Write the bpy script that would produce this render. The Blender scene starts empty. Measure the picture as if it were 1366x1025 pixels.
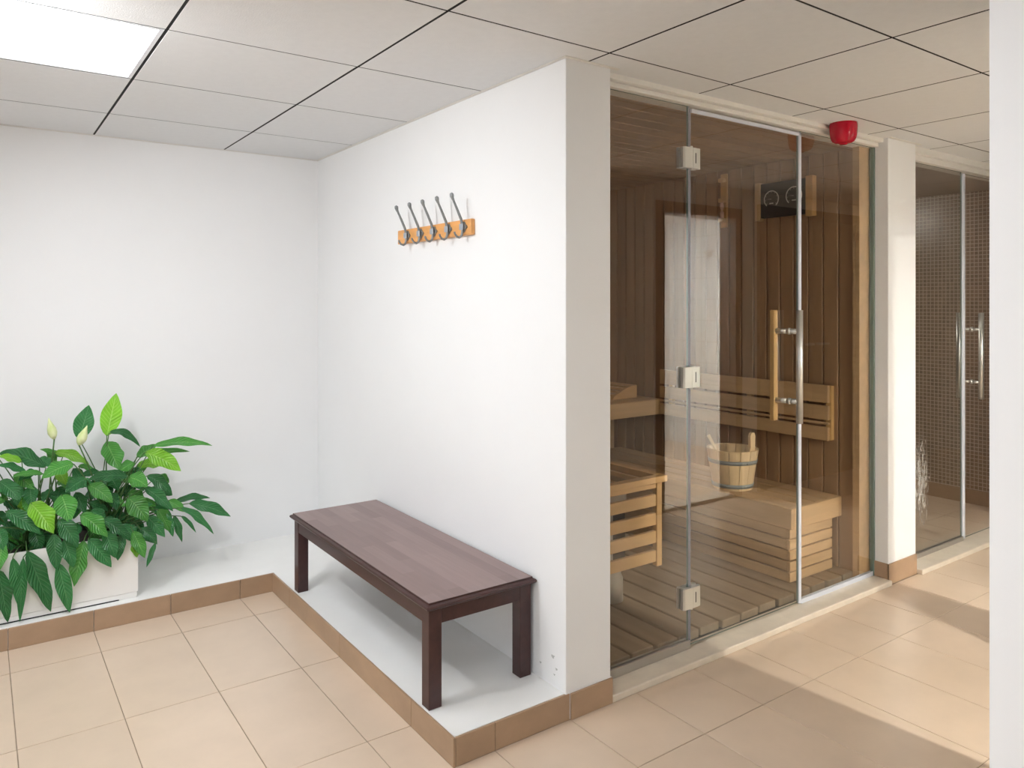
import bpy, bmesh, math, random
from mathutils import Vector, Matrix
random.seed(7)
scene = bpy.context.scene
COL = scene.collection
PI = math.pi

# ------------------------------------------------------------------ camera
CAM_H = 1.367
YAW = math.radians(35.476)
F_PX, CX, CY = 1002.2, 683.0, 404.1
cd = bpy.data.cameras.new('camera')
cam = bpy.data.objects.new('camera', cd)
COL.objects.link(cam)
cam.location = (0, 0, CAM_H)
cam.rotation_euler = (PI / 2, 0, -YAW)
cd.sensor_width = 36.0
cd.lens = F_PX / 1366 * 36.0
cd.shift_y = -(512.5 - CY) / 1366
cd.clip_start = 0.02
scene.camera = cam

# ------------------------------------------------------------------ world, exposure, lamp power
world = bpy.data.worlds.new('world')
scene.world = world
world.use_nodes = True
world.node_tree.nodes['Background'].inputs[0].default_value = (0.8, 0.85, 0.9, 1)
world.node_tree.nodes['Background'].inputs[1].default_value = 0.05
vs = scene.view_settings
vs.view_transform = 'Standard'
vs.look = 'None'
vs.gamma = 1.0
vs.use_curve_mapping = False
vs.exposure = 0.80
PANEL_W = 7.7        # emission strength of the ceiling panel in view and the added ones
SPOT_W = 29.0         # power of the added spotlight aimed at the coat rack wall
STEAM_W = 95.0        # emission strength of the lamp added in the steam room
SAUNA_W = 33.0       # emission strength of the corner lamp added in the sauna
LAMP_W = 11500.0       # emission strength of the small shower room downlights

# ------------------------------------------------------------------ pixel helpers (photo frame 1366 x 1025)
SY, CYW = math.sin(YAW), math.cos(YAW)
def ray(u, v):
    r = (u - CX) / F_PX
    return Vector((SY + r * CYW, CYW - r * SY, (CY - v) / F_PX))
def at_y(u, v, y):
    d = ray(u, v)
    return d * (y / d.y) + Vector((0, 0, CAM_H))

# ------------------------------------------------------------------ materials
def srgb(r, g, b):
    def c(x):
        x /= 255.0
        return x / 12.92 if x <= 0.04045 else ((x + 0.055) / 1.055) ** 2.4
    return (c(r), c(g), c(b), 1.0)

MATS = {}
def mat(name, col, rough=0.5, metal=0.0, noise=0.0, nscale=(8, 8, 8), bump=0.0, bscale=60.0, spec=0.5, rnd=0.0, col2=None):
    """principled material; optional colour mottling (noise stretched by nscale), bump and per-object value jitter"""
    m = bpy.data.materials.new(name)
    m.use_nodes = True
    nt = m.node_tree
    N, L = nt.nodes, nt.links
    b = N['Principled BSDF']
    b.inputs['Base Color'].default_value = col
    b.inputs['Roughness'].default_value = rough
    b.inputs['Metallic'].default_value = metal
    b.inputs['Specular IOR Level'].default_value = spec
    tc = N.new('ShaderNodeTexCoord')
    out = None
    if noise > 0 or col2 is not None:
        mp = N.new('ShaderNodeMapping')
        mp.inputs['Scale'].default_value = nscale
        L.new(tc.outputs['Object'], mp.inputs['Vector'])
        if rnd > 0:
            oi = N.new('ShaderNodeObjectInfo')
            cb = N.new('ShaderNodeVectorMath'); cb.operation = 'SCALE'
            cb.inputs[0].default_value = (17, 31, 23)
            L.new(oi.outputs['Random'], cb.inputs['Scale'])
            L.new(cb.outputs[0], mp.inputs['Location'])
        nz = N.new('ShaderNodeTexNoise')
        nz.inputs['Scale'].default_value = 1.0
        nz.inputs['Detail'].default_value = 6.0
        nz.inputs['Roughness'].default_value = 0.6
        L.new(mp.outputs[0], nz.inputs['Vector'])
        cr = N.new('ShaderNodeValToRGB')
        c2 = col2 if col2 is not None else tuple(max(0, c * (1 - noise)) for c in col[:3]) + (1,)
        cr.color_ramp.elements[0].position = 0.32
        cr.color_ramp.elements[1].position = 0.68
        cr.color_ramp.elements[0].color = c2
        cr.color_ramp.elements[1].color = col
        L.new(nz.outputs['Fac'], cr.inputs['Fac'])
        out = cr.outputs['Color']
    if rnd > 0:
        oi2 = N.new('ShaderNodeObjectInfo')
        mr = N.new('ShaderNodeMapRange')
        mr.inputs['To Min'].default_value = 1 - rnd
        mr.inputs['To Max'].default_value = 1 + rnd
        L.new(oi2.outputs['Random'], mr.inputs['Value'])
        hsv = N.new('ShaderNodeHueSaturation')
        hsv.inputs['Color'].default_value = col
        if out: L.new(out, hsv.inputs['Color'])
        L.new(mr.outputs[0], hsv.inputs['Value'])
        out = hsv.outputs['Color']
    if out: L.new(out, b.inputs['Base Color'])
    if bump > 0:
        nb = N.new('ShaderNodeTexNoise')
        nb.inputs['Scale'].default_value = bscale
        nb.inputs['Detail'].default_value = 4.0
        L.new(tc.outputs['Object'], nb.inputs['Vector'])
        bp = N.new('ShaderNodeBump')
        bp.inputs['Strength'].default_value = bump
        bp.inputs['Distance'].default_value = 0.004
        L.new(nb.outputs['Fac'], bp.inputs['Height'])
        L.new(bp.outputs[0], b.inputs['Normal'])
    MATS[name] = m
    return m

def emit(name, col, strength):
    m = bpy.data.materials.new(name); m.use_nodes = True
    N, L = m.node_tree.nodes, m.node_tree.links
    N.remove(N['Principled BSDF'])
    e = N.new('ShaderNodeEmission')
    e.inputs[0].default_value = col; e.inputs[1].default_value = strength
    L.new(e.outputs[0], N['Material Output'].inputs[0])
    MATS[name] = m
    return m

def glass_mat(name, tint, streaks=None, ior=1.5):
    """thin clear pane: fresnel mix of mirror and tinted transparency; optional lime streaks around a spot"""
    m = bpy.data.materials.new(name); m.use_nodes = True
    N, L = m.node_tree.nodes, m.node_tree.links
    N.remove(N['Principled BSDF'])
    tr = N.new('ShaderNodeBsdfTransparent'); tr.inputs[0].default_value = tint
    gl = N.new('ShaderNodeBsdfGlossy'); gl.inputs['Roughness'].default_value = 0.0
    gl.inputs['Color'].default_value = (0.95, 0.95, 0.95, 1)
    fr = N.new('ShaderNodeFresnel'); fr.inputs['IOR'].default_value = ior
    geo = N.new('ShaderNodeNewGeometry')
    mx = N.new('ShaderNodeMixShader')
    ff = N.new('ShaderNodeMath'); ff.operation = 'MULTIPLY'
    inv = N.new('ShaderNodeMath'); inv.operation = 'SUBTRACT'; inv.inputs[0].default_value = 1.0
    L.new(geo.outputs['Backfacing'], inv.inputs[1])
    L.new(fr.outputs[0], ff.inputs[0]); L.new(inv.outputs[0], ff.inputs[1])
    L.new(ff.outputs[0], mx.inputs[0]); L.new(tr.outputs[0], mx.inputs[1]); L.new(gl.outputs[0], mx.inputs[2])
    res = mx.outputs[0]
    if streaks:
        cx_, cz_, rx, rz = streaks
        tc = N.new('ShaderNodeTexCoord')
        sp = N.new('ShaderNodeSeparateXYZ'); L.new(geo.outputs['Position'], sp.inputs[0])
        def mth(op, a, b=None):
            n = N.new('ShaderNodeMath'); n.operation = op
            for i, q in enumerate((a, b)):
                if q is None: continue
                if isinstance(q, (int, float)): n.inputs[i].default_value = q
                else: L.new(q, n.inputs[i])
            return n.outputs[0]
        dx = mth('DIVIDE', mth('SUBTRACT', sp.outputs['X'], cx_), rx)
        dz = mth('DIVIDE', mth('SUBTRACT', sp.outputs['Z'], cz_), rz)
        d2 = mth('ADD', mth('MULTIPLY', dx, dx), mth('MULTIPLY', dz, dz))
        fall = mth('SUBTRACT', 1.0, mth('MINIMUM', d2, 1.0))
        mp = N.new('ShaderNodeMapping'); mp.inputs['Scale'].default_value = (150, 150, 26)
        L.new(geo.outputs['Position'], mp.inputs[0])
        nz = N.new('ShaderNodeTexNoise'); nz.inputs['Scale'].default_value = 1.0; nz.inputs['Detail'].default_value = 5
        L.new(mp.outputs[0], nz.inputs['Vector'])
        thr = mth('SUBTRACT', nz.outputs['Fac'], mth('SUBTRACT', 0.80, mth('MULTIPLY', fall, 0.36)))
        msk = mth('MULTIPLY', mth('MINIMUM', mth('MAXIMUM', mth('MULTIPLY', thr, 9.0), 0.0), 1.0), 0.42)
        df = N.new('ShaderNodeBsdfDiffuse'); df.inputs[0].default_value = (0.8, 0.78, 0.75, 1)
        m2 = N.new('ShaderNodeMixShader')
        L.new(msk, m2.inputs[0]); L.new(res, m2.inputs[1]); L.new(df.outputs[0], m2.inputs[2])
        res = m2.outputs[0]
    L.new(res, N['Material Output'].inputs[0])
    MATS[name] = m
    return m

def tile_mat(name, col, grout, size, rough=0.25, off=0.0, vary=0.0, joint=0.012):
    """square ceramic tile courses on a wall from world position (x + y runs along the wall, z up)"""
    m = bpy.data.materials.new(name); m.use_nodes = True
    N, L = m.node_tree.nodes, m.node_tree.links
    b = N['Principled BSDF']; b.inputs['Roughness'].default_value = rough
    geo = N.new('ShaderNodeNewGeometry')
    sp = N.new('ShaderNodeSeparateXYZ'); L.new(geo.outputs['Position'], sp.inputs[0])
    ad = N.new('ShaderNodeMath'); ad.operation = 'ADD'
    L.new(sp.outputs['X'], ad.inputs[0]); L.new(sp.outputs['Y'], ad.inputs[1])
    cb = N.new('ShaderNodeCombineXYZ'); L.new(ad.outputs[0], cb.inputs[0]); L.new(sp.outputs['Z'], cb.inputs[1])
    br = N.new('ShaderNodeTexBrick')
    br.offset = off; br.squash = 1.0
    br.inputs['Scale'].default_value = 1.0
    br.inputs['Brick Width'].default_value = size[0]; br.inputs['Row Height'].default_value = size[1]
    br.inputs['Mortar Size'].default_value = joint * size[1]
    br.inputs['Color1'].default_value = col
    br.inputs['Color2'].default_value = tuple(c * (1 - vary) for c in col[:3]) + (1,)
    br.inputs['Mortar'].default_value = grout
    L.new(cb.outputs[0], br.inputs['Vector'])
    L.new(br.outputs['Color'], b.inputs['Base Color'])
    bp = N.new('ShaderNodeBump'); bp.inputs['Strength'].default_value = 0.4; bp.inputs['Distance'].default_value = 0.002
    bp.invert = True
    L.new(br.outputs['Fac'], bp.inputs['Height']); L.new(bp.outputs[0], b.inputs['Normal'])
    MATS[name] = m
    return m

mat('wall_white', srgb(240, 240, 240), 0.6, noise=0.02, nscale=(2, 2, 2), bump=0.05, bscale=90)
mat('wall_cream', srgb(236, 232, 226), 0.6, noise=0.03, nscale=(2, 2, 2), bump=0.06, bscale=60)  # warm off-white of the cream walls
mat('platform_paint', srgb(243, 242, 239), 0.45, noise=0.04, nscale=(5, 5, 5), bump=0.15, bscale=35)
mat('ceiling_tile', srgb(233, 234, 235), 0.85, noise=0.03, nscale=(30, 30, 30), bump=0.25, bscale=220)
mat('ceiling_void', srgb(28, 27, 27), 0.9, noise=0.2)
mat('trim_white', srgb(232, 229, 223), 0.45, noise=0.02)
mat('grout', srgb(176, 156, 134), 0.9, noise=0.3, nscale=(20, 20, 20))
mat('floor_tile', srgb(219, 197, 174), 0.28, noise=0.06, nscale=(7, 7, 7), bump=0.04, bscale=14, rnd=0.025)
mat('kerb_tile', srgb(176, 146, 118), 0.35, noise=0.16, nscale=(6, 6, 9), bump=0.05, bscale=40, rnd=0.03)
mat('marble', srgb(226, 214, 197), 0.3, noise=0.12, nscale=(14, 14, 14), rnd=0.0)
mat('bench_frame', srgb(72, 44, 42), 0.32, noise=0.35, nscale=(30, 5, 30), bump=0.03)
mat('rack_wood', srgb(236, 172, 104), 0.5, noise=0.18, nscale=(40, 6, 40))
mat('hook_metal', srgb(138, 141, 141), 0.45, metal=0.2, noise=0.15, nscale=(60, 60, 60))
mat('hook_plate', srgb(172, 180, 190), 0.4, metal=0.3, noise=0.1)
mat('planter_white', srgb(240, 238, 234), 0.25, noise=0.02)
mat('black_liner', srgb(24, 25, 24), 0.6, noise=0.2)
mat('soil', srgb(46, 36, 28), 0.95, noise=0.5, nscale=(60, 60, 60), bump=0.8, bscale=80)
mat('sauna_board', srgb(172, 140, 108), 0.5, noise=0.22, nscale=(14, 14, 1.6), bump=0.04, rnd=0.10)
mat('sauna_tongue', srgb(232, 200, 156), 0.6, noise=0.15, nscale=(12, 12, 2))
mat('sauna_bench', srgb(214, 182, 140), 0.5, noise=0.18, nscale=(20, 2.0, 20), bump=0.04, rnd=0.07)
mat('sauna_bench_x', srgb(222, 188, 144), 0.5, noise=0.18, nscale=(2.0, 20, 20), bump=0.04, rnd=0.07)
mat('duckboard', srgb(164, 144, 118), 0.6, noise=0.25, nscale=(18, 1.8, 18), bump=0.06, rnd=0.10)
mat('guard_wood', srgb(226, 186, 132), 0.5, noise=0.15, nscale=(3, 20, 20), rnd=0.05)
mat('light_wood', srgb(232, 192, 132), 0.5, noise=0.12, nscale=(20, 20, 2))
mat('bucket_wood', srgb(242, 216, 172), 0.55, noise=0.12, nscale=(30, 30, 3), rnd=0.06)
mat('bucket_hoop', srgb(164, 174, 176), 0.45, metal=0.3, noise=0.1)
mat('steel', srgb(206, 206, 202), 0.34, metal=0.85, noise=0.06, nscale=(4, 4, 60))
mat('chrome', srgb(222, 222, 216), 0.28, metal=0.7, noise=0.03)
mat('slot_black', srgb(20, 20, 20), 0.5, noise=0.1)
mat('alu', srgb(178, 172, 164), 0.35, metal=0.6, noise=0.06)
mat('seal', srgb(212, 216, 226), 0.25, noise=0.03)
mat('seal_grey', srgb(150, 150, 156), 0.25, noise=0.05)
mat('glass_edge', srgb(120, 140, 132), 0.2, noise=0.05)
mat('siren_red', srgb(192, 8, 42), 0.12, noise=0.08)
mat('gauge_black', srgb(40, 41, 42), 0.4, noise=0.1)
mat('gauge_print', srgb(222, 222, 218), 0.5, noise=0.02)
mat('heater_steel', srgb(60, 60, 62), 0.4, metal=0.7, noise=0.15)
mat('heater_pale', srgb(205, 200, 190), 0.4, metal=0.3, noise=0.1)
mat('stone', srgb(86, 84, 82), 0.85, noise=0.35, nscale=(25, 25, 25), bump=0.5, bscale=60, rnd=0.2)
mat('frame_brown', srgb(62, 42, 34), 0.4, noise=0.3, nscale=(20, 20, 2))
mat('door_brown', srgb(66, 46, 37), 0.45, noise=0.3, nscale=(14, 14, 1.5))
mat('panel_rim', srgb(236, 238, 242), 0.4, noise=0.02)
mat('stem', srgb(72, 112, 52), 0.5, noise=0.25, nscale=(20, 20, 20))
mat('spathe', srgb(232, 236, 196), 0.5, noise=0.12, nscale=(25, 25, 12), col2=srgb(196, 214, 130))
mat('timer_glass', srgb(224, 190, 170), 0.15, noise=0.05)
mat('gap_shade', srgb(58, 52, 46), 0.9, noise=0.2)
mat('paint_chip', srgb(206, 206, 204), 0.9, noise=0.3, nscale=(80, 80, 80))
mat('marble_room', srgb(228, 224, 216), 0.3, noise=0.08, nscale=(10, 10, 10))
emit('panel_light', (0.905, 0.95, 1.0, 1), PANEL_W)
emit('spot_lens', (1.0, 0.98, 0.95, 1), 20.0)
emit('shower_fill', (0.96, 0.98, 1.0, 1), 260.0)
emit('steam_fill', (1.0, 0.95, 0.88, 1), STEAM_W)
emit('sauna_fill', (1.0, 0.92, 0.80, 1), SAUNA_W)
emit('lamp_light', (1.0, 0.965, 0.87, 1), LAMP_W)
glass_mat('glass', (0.95, 0.945, 0.93, 1), ior=1.95)
glass_mat('glass_stained', (0.86, 0.87, 0.855, 1), streaks=(4.07, 0.42, 0.15, 0.36), ior=1.95)
tile_mat('mosaic', srgb(150, 124, 104), srgb(205, 192, 176), (0.026, 0.026), 0.3, 0.0, 0.35, joint=0.10)
tile_mat('white_tile', srgb(238, 239, 238), srgb(205, 205, 203), (0.3, 0.2), 0.2, 0.0, 0.0)

def bench_top_mat():
    m = bpy.data.materials.new('bench_top'); m.use_nodes = True
    N, L = m.node_tree.nodes, m.node_tree.links
    b = N['Principled BSDF']; b.inputs['Roughness'].default_value = 0.30
    tc = N.new('ShaderNodeTexCoord')
    mp = N.new('ShaderNodeMapping'); mp.inputs['Rotation'].default_value = (0, 0, PI / 2)
    L.new(tc.outputs['Object'], mp.inputs[0])
    br = N.new('ShaderNodeTexBrick'); br.offset = 0.37
    br.inputs['Scale'].default_value = 1.0
    br.inputs['Brick Width'].default_value = 0.34; br.inputs['Row Height'].default_value = 0.05
    br.inputs['Mortar Size'].default_value = 0.0
    br.inputs['Color1'].default_value = srgb(152, 126, 122); br.inputs['Color2'].default_value = srgb(128, 102, 99)  # staves lightened and greyed, the gloss reflection is put into their colour
    L.new(mp.outputs[0], br.inputs['Vector'])
    mp2 = N.new('ShaderNodeMapping'); mp2.inputs['Scale'].default_value = (60, 5, 60)
    L.new(tc.outputs['Object'], mp2.inputs[0])
    nz = N.new('ShaderNodeTexNoise'); nz.inputs['Scale'].default_value = 1; nz.inputs['Detail'].default_value = 6
    L.new(mp2.outputs[0], nz.inputs['Vector'])
    mx = N.new('ShaderNodeMixRGB'); mx.blend_type = 'MULTIPLY'; mx.inputs[0].default_value = 0.32
    L.new(br.outputs['Color'], mx.inputs[1]); L.new(nz.outputs['Fac'], mx.inputs[2])
    L.new(mx.outputs[0], b.inputs['Base Color'])
    MATS['bench_top'] = m
bench_top_mat()

def leaf_mat(name, c, vein, rough):
    m = bpy.data.materials.new(name); m.use_nodes = True
    N, L = m.node_tree.nodes, m.node_tree.links
    b = N['Principled BSDF']; b.inputs['Roughness'].default_value = rough
    uv = N.new('ShaderNodeUVMap')
    sp = N.new('ShaderNodeSeparateXYZ'); L.new(uv.outputs[0], sp.inputs[0])
    def mth(op, a, q=None):
        n = N.new('ShaderNodeMath'); n.operation = op
        for i, t in enumerate((a, q)):
            if t is None: continue
            if isinstance(t, (int, float)): n.inputs[i].default_value = t
            else: L.new(t, n.inputs[i])
        return n.outputs[0]
    side = mth('ABSOLUTE', mth('SUBTRACT', sp.outputs['X'], 0.5))
    ph = mth('SUBTRACT', sp.outputs['Y'], mth('MULTIPLY', side, 0.42))
    sn = mth('SINE', mth('MULTIPLY', ph, 70.0))
    ve = mth('MAXIMUM', mth('SUBTRACT', sn, 0.55), 0.0)
    mid = mth('MAXIMUM', mth('SUBTRACT', 1.0, mth('MULTIPLY', side, 28.0)), 0.0)
    fac = mth('MINIMUM', mth('ADD', mth('MULTIPLY', ve, 0.9), mid), 0.75)
    tc = N.new('ShaderNodeTexCoord')
    nz = N.new('ShaderNodeTexNoise'); nz.inputs['Scale'].default_value = 22; nz.inputs['Detail'].default_value = 3
    L.new(tc.outputs['Object'], nz.inputs['Vector'])
    oi = N.new('ShaderNodeObjectInfo')
    val = mth('ADD', mth('MULTIPLY', oi.outputs['Random'], 0.5), mth('ADD', mth('MULTIPLY', nz.outputs['Fac'], 0.5), 0.5))
    mx = N.new('ShaderNodeMixRGB'); mx.inputs[1].default_value = c; mx.inputs[2].default_value = vein
    L.new(fac, mx.inputs[0])
    hs = N.new('ShaderNodeHueSaturation'); L.new(mx.outputs[0], hs.inputs['Color']); L.new(val, hs.inputs['Value'])
    L.new(hs.outputs[0], b.inputs['Base Color'])
    bp = N.new('ShaderNodeBump'); bp.inputs['Strength'].default_value = 0.5; bp.inputs['Distance'].default_value = 0.003
    bp.invert = True
    L.new(sn, bp.inputs['Height']); L.new(bp.outputs[0], b.inputs['Normal'])
    # thin blade: part of the light passes through
    tl = N.new('ShaderNodeBsdfTranslucent'); L.new(hs.outputs[0], tl.inputs[0])
    ms = N.new('ShaderNodeMixShader'); ms.inputs[0].default_value = 0.25
    L.new(b.outputs[0], ms.inputs[1]); L.new(tl.outputs[0], ms.inputs[2])
    L.new(ms.outputs[0], N['Material Output'].inputs[0])
    MATS[name] = m
leaf_mat('leaf0', srgb(54, 120, 66), srgb(94, 154, 98), 0.26)
leaf_mat('leaf1', srgb(72, 146, 58), srgb(132, 188, 104), 0.28)
leaf_mat('leaf2', srgb(124, 190, 46), srgb(176, 218, 110), 0.3)

# ------------------------------------------------------------------ object helpers
WL = {}
def wl(o): return WL.get(o.name, Vector((0, 0, 0)))
def link(name, me, m, loc, parent=None, smooth=False):
    o = bpy.data.objects.new(name, me)
    COL.objects.link(o)
    if m is not None and len(me.materials) == 0: me.materials.append(MATS[m])
    o.parent = parent
    o.location = Vector(loc) - (wl(parent) if parent else Vector((0, 0, 0)))
    WL[o.name] = Vector(loc)
    return o
def finish(name, bm, m, parent=None, smooth=False, normals=True):
    """bmesh in world coordinates -> one object whose origin is the centre of its base"""
    if normals: bmesh.ops.recalc_face_normals(bm, faces=bm.faces)
    lo = Vector([min(v.co[i] for v in bm.verts) for i in range(3)])
    hi = Vector([max(v.co[i] for v in bm.verts) for i in range(3)])
    c = Vector(((lo.x + hi.x) / 2, (lo.y + hi.y) / 2, lo.z))
    bmesh.ops.translate(bm, verts=bm.verts, vec=-c)
    me = bpy.data.meshes.new(name)
    bm.to_mesh(me); bm.free()
    if smooth:
        me.polygons.foreach_set('use_smooth', [True] * len(me.polygons))
    return link(name, me, m, c, parent)
def add_box(bm, x0, x1, y0, y1, z0, z1, bev=0.0, seg=1):
    r = bmesh.ops.create_cube(bm, size=1.0)
    vs_ = r['verts']
    for v in vs_:
        v.co = Vector(((x0 + x1) / 2 + v.co.x * (x1 - x0), (y0 + y1) / 2 + v.co.y * (y1 - y0), (z0 + z1) / 2 + v.co.z * (z1 - z0)))
    if bev > 0:
        es = set(e for v in vs_ for e in v.link_edges)
        bmesh.ops.bevel(bm, geom=list(es), offset=bev, segments=seg, affect='EDGES', profile=0.5)
def box(name, x0, x1, y0, y1, z0, z1, m, parent=None, bev=0.0, seg=1):
    bm = bmesh.new(); add_box(bm, x0, x1, y0, y1, z0, z1, bev, seg)
    return finish(name, bm, m, parent)
def boxes(name, lst, m, parent=None, bev=0.0):
    bm = bmesh.new()
    for b in lst: add_box(bm, *b, bev)
    return finish(name, bm, m, parent)
def add_tube(bm, pts, radii, n=10, cap=True):
    pts = [Vector(p) for p in pts]
    if not isinstance(radii, (list, tuple)): radii = [radii] * len(pts)
    rings = []
    t0 = (pts[1] - pts[0]).normalized()
    ref = Vector((0, 0, 1)) if abs(t0.z) < 0.9 else Vector((1, 0, 0))
    u = t0.cross(ref).normalized()
    for i, p in enumerate(pts):
        t = (pts[min(i + 1, len(pts) - 1)] - pts[max(i - 1, 0)]).normalized()
        u = (u - t * u.dot(t)).normalized()
        w = t.cross(u)
        rings.append([bm.verts.new(p + (u * math.cos(2 * PI * k / n) + w * math.sin(2 * PI * k / n)) * radii[i]) for k in range(n)])
    for a, b in zip(rings, rings[1:]):
        for k in range(n):
            bm.faces.new((a[k], a[(k + 1) % n], b[(k + 1) % n], b[k]))
    if cap:
        bm.faces.new(rings[0][::-1]); bm.faces.new(rings[-1])
def tube(name, pts, radii, m, parent=None, n=10):
    bm = bmesh.new(); add_tube(bm, pts, radii, n)
    return finish(name, bm, m, parent, smooth=True)
def add_lathe(bm, c, prof, n=24):
    rings = []
    for r, z in prof:
        if r < 1e-5: rings.append([bm.verts.new((c[0], c[1], c[2] + z))])
        else: rings.append([bm.verts.new((c[0] + r * math.cos(2 * PI * k / n), c[1] + r * math.sin(2 * PI * k / n), c[2] + z)) for k in range(n)])
    for a, b in zip(rings, rings[1:]):
        for k in range(n):
            k2 = (k + 1) % n
            if len(a) == 1 and len(b) == 1: continue
            if len(a) == 1: bm.faces.new((a[0], b[k2], b[k]))
            elif len(b) == 1: bm.faces.new((a[k], a[k2], b[0]))
            else: bm.faces.new((a[k], a[k2], b[k2], b[k]))
def lathe(name, c, prof, m, parent=None, n=24):
    bm = bmesh.new(); add_lathe(bm, c, prof, n)
    return finish(name, bm, m, parent, smooth=True)
def add_prism(bm, poly, axis, a0, a1):
    """polygon in the two other axes (in xyz order), extruded along axis 0/1/2"""
    def P(p, a):
        q = list(p); q.insert(axis, a); return bm.verts.new(q)
    A = [P(p, a0) for p in poly]; B = [P(p, a1) for p in poly]
    bm.faces.new(A); bm.faces.new(B[::-1])
    n = len(poly)
    for i in range(n): bm.faces.new((A[i], B[i], B[(i + 1) % n], A[(i + 1) % n]))
def prism(name, poly, axis, a0, a1, m, parent=None, bev=0.0):
    bm = bmesh.new(); add_prism(bm, poly, axis, a0, a1)
    bmesh.ops.recalc_face_normals(bm, faces=bm.faces)
    if bev > 0: bmesh.ops.bevel(bm, geom=list(bm.edges), offset=bev, segments=1, affect='EDGES', profile=0.5)
    return finish(name, bm, m, parent)
def tag(o, label, cat, group=None, kind=None):
    o['label'] = label; o['category'] = cat
    if group: o['group'] = group
    if kind: o['kind'] = kind
    return o
def thing(name, loc, label, cat, group=None, kind=None):
    o = bpy.data.objects.new(name, None)
    COL.objects.link(o)
    o.empty_display_size = 0.1
    o.location = loc
    WL[o.name] = Vector(loc)
    return tag(o, label, cat, group, kind)
def struct(o, label, cat):
    return tag(o, label, cat, kind='structure')
def stuff(o):
    o['kind'] = 'stuff'
    return o

# ------------------------------------------------------------------ main dimensions (metres)
H = 2.1687          # ceiling
PZ = 0.087          # raised platform
XW = 1.567          # hook wall face
YB = 4.085          # back wall face
YE = 1.895          # end of the partition / kerb line
XK, YK = 1.14, 3.553  # kerb faces
XE = 1.765          # partition, sauna side
YG = 1.985          # glass plane
XS = 3.52           # sauna right wall (board face)
XC0, XC1 = 3.60, 3.865  # column
SILL = 0.025
YF0, YF1 = 0.44, 0.56   # shower room wall
XL, YR, XR = -2.2, -2.6, 7.4
ZS = H + 0.05

# ------------------------------------------------------------------ floor with tiles
GX, GY, PX, PY = 0.694, 2.7465, 0.2967, 0.5808
floor = struct(boxes('floor', [(XL, XR, YR, 4.3, -0.10, -0.0025)], 'grout'), 'beige ceramic tiled floor of the changing area and corridor', 'floor')
me_full = None
rest = bmesh.new()
JT = 0.0016
regions = [(XL, XR, YR, YE), (XL, XK, YE, YK), ]
nt_ = 0
for i in range(-11, 24):
    for j in range(-10, 3):
        x0, y0 = GX + PX * i, GY + PY * j
        x1, y1 = x0 + PX, y0 + PY
        rects = []
        for (a, b, c, d) in regions:
            X0, X1, Y0, Y1 = max(x0, a), min(x1, b), max(y0, c), min(y1, d)
            if X1 - X0 > 0.01 and Y1 - Y0 > 0.006: rects.append([X0, X1, Y0, Y1])
        if not rects: continue
        for r in rects:   # joints only on the grid lines
            if abs(r[0] - x0) < 1e-6: r[0] += JT
            if abs(r[1] - x1) < 1e-6: r[1] -= JT
            if abs(r[2] - y0) < 1e-6: r[2] += JT
            if abs(r[3] - y1) < 1e-6: r[3] -= JT
        vis = (x1 > -0.25 and y1 > 1.0 and x0 < 5.6) and not (x1 < 0.5 and y1 < 2.2)
        if not vis:
            for r in rects: add_box(rest, *r, -0.006, 0.0)
            continue
        full = len(rects) == 1 and rects[0][1] - rects[0][0] > PX - 0.004 and rects[0][3] - rects[0][2] > PY - 0.004
        if full and me_full is not None:
            link('floor_tile', me_full, None, ((rects[0][0] + rects[0][1]) / 2, (rects[0][2] + rects[0][3]) / 2, -0.006), floor)
        else:
            bm = bmesh.new()
            for r in rects: add_box(bm, *r, -0.006, 0.0, 0.0008 if full else 0.0)
            o = finish('floor_tile', bm, 'floor_tile', floor)
            if full: me_full = o.data
        nt_ += 1
stuff(finish('floor_tiles_beyond', rest, 'floor_tile', floor))

# ------------------------------------------------------------------ raised platform with tiled kerb
bm = bmesh.new()
add_box(bm, XL, XW, YK + 0.008, YB, 0.0, PZ)
add_box(bm, XK + 0.008, XW, YE + 0.008, YK + 0.008, 0.0, PZ)
plat = struct(finish('platform', bm, 'platform_paint'), 'low white painted platform along the walls under the bench and planter', 'platform')
def kerb(x0, x1, y0, y1):
    box('kerb_tile', x0, x1, y0, y1, 0.0, PZ - 0.001, 'kerb_tile', plat, 0.001)
xs = [XL] + [GX + PX * i for i in range(-9, 2)] + [XK + 0.008]
for a, b in zip(xs, xs[1:]):
    if b > -0.3: kerb(a + 0.001, b - 0.001, YK, YK + 0.0078)
stuff(box('kerb_tiles_beyond', XL, GX + PX * -4 - 0.001, YK, YK + 0.0078, 0, PZ - 0.001, 'kerb_tile', plat))
ys = [YE, 2.16, 2.7465, 3.318, YK]
for a, b in zip(ys, ys[1:]): kerb(XK, XK + 0.0078, a + 0.001, b - 0.001)
xs = [XK + 0.008, GX + PX * 2, GX + PX * 3]
for a, b in zip(xs, xs[1:]): kerb(a + 0.001, b - 0.001, YE, YE + 0.0078)

# ------------------------------------------------------------------ walls
struct(box('wall_back', XL - 0.1, XE, YB, YB + 0.1, 0, ZS, 'wall_white'), 'plain white wall behind the potted plants', 'wall')
wp = thing('wall_partition', (1.67, 3.0, 0), 'white partition wall with the coat rack, ending beside the sauna glass', 'wall', kind='structure')
bm = bmesh.new(); add_box(bm, XW, XE, YE + 0.001, YB, 0, ZS, 0.002)
finish('wall_core', bm, 'wall_white', wp)
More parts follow.
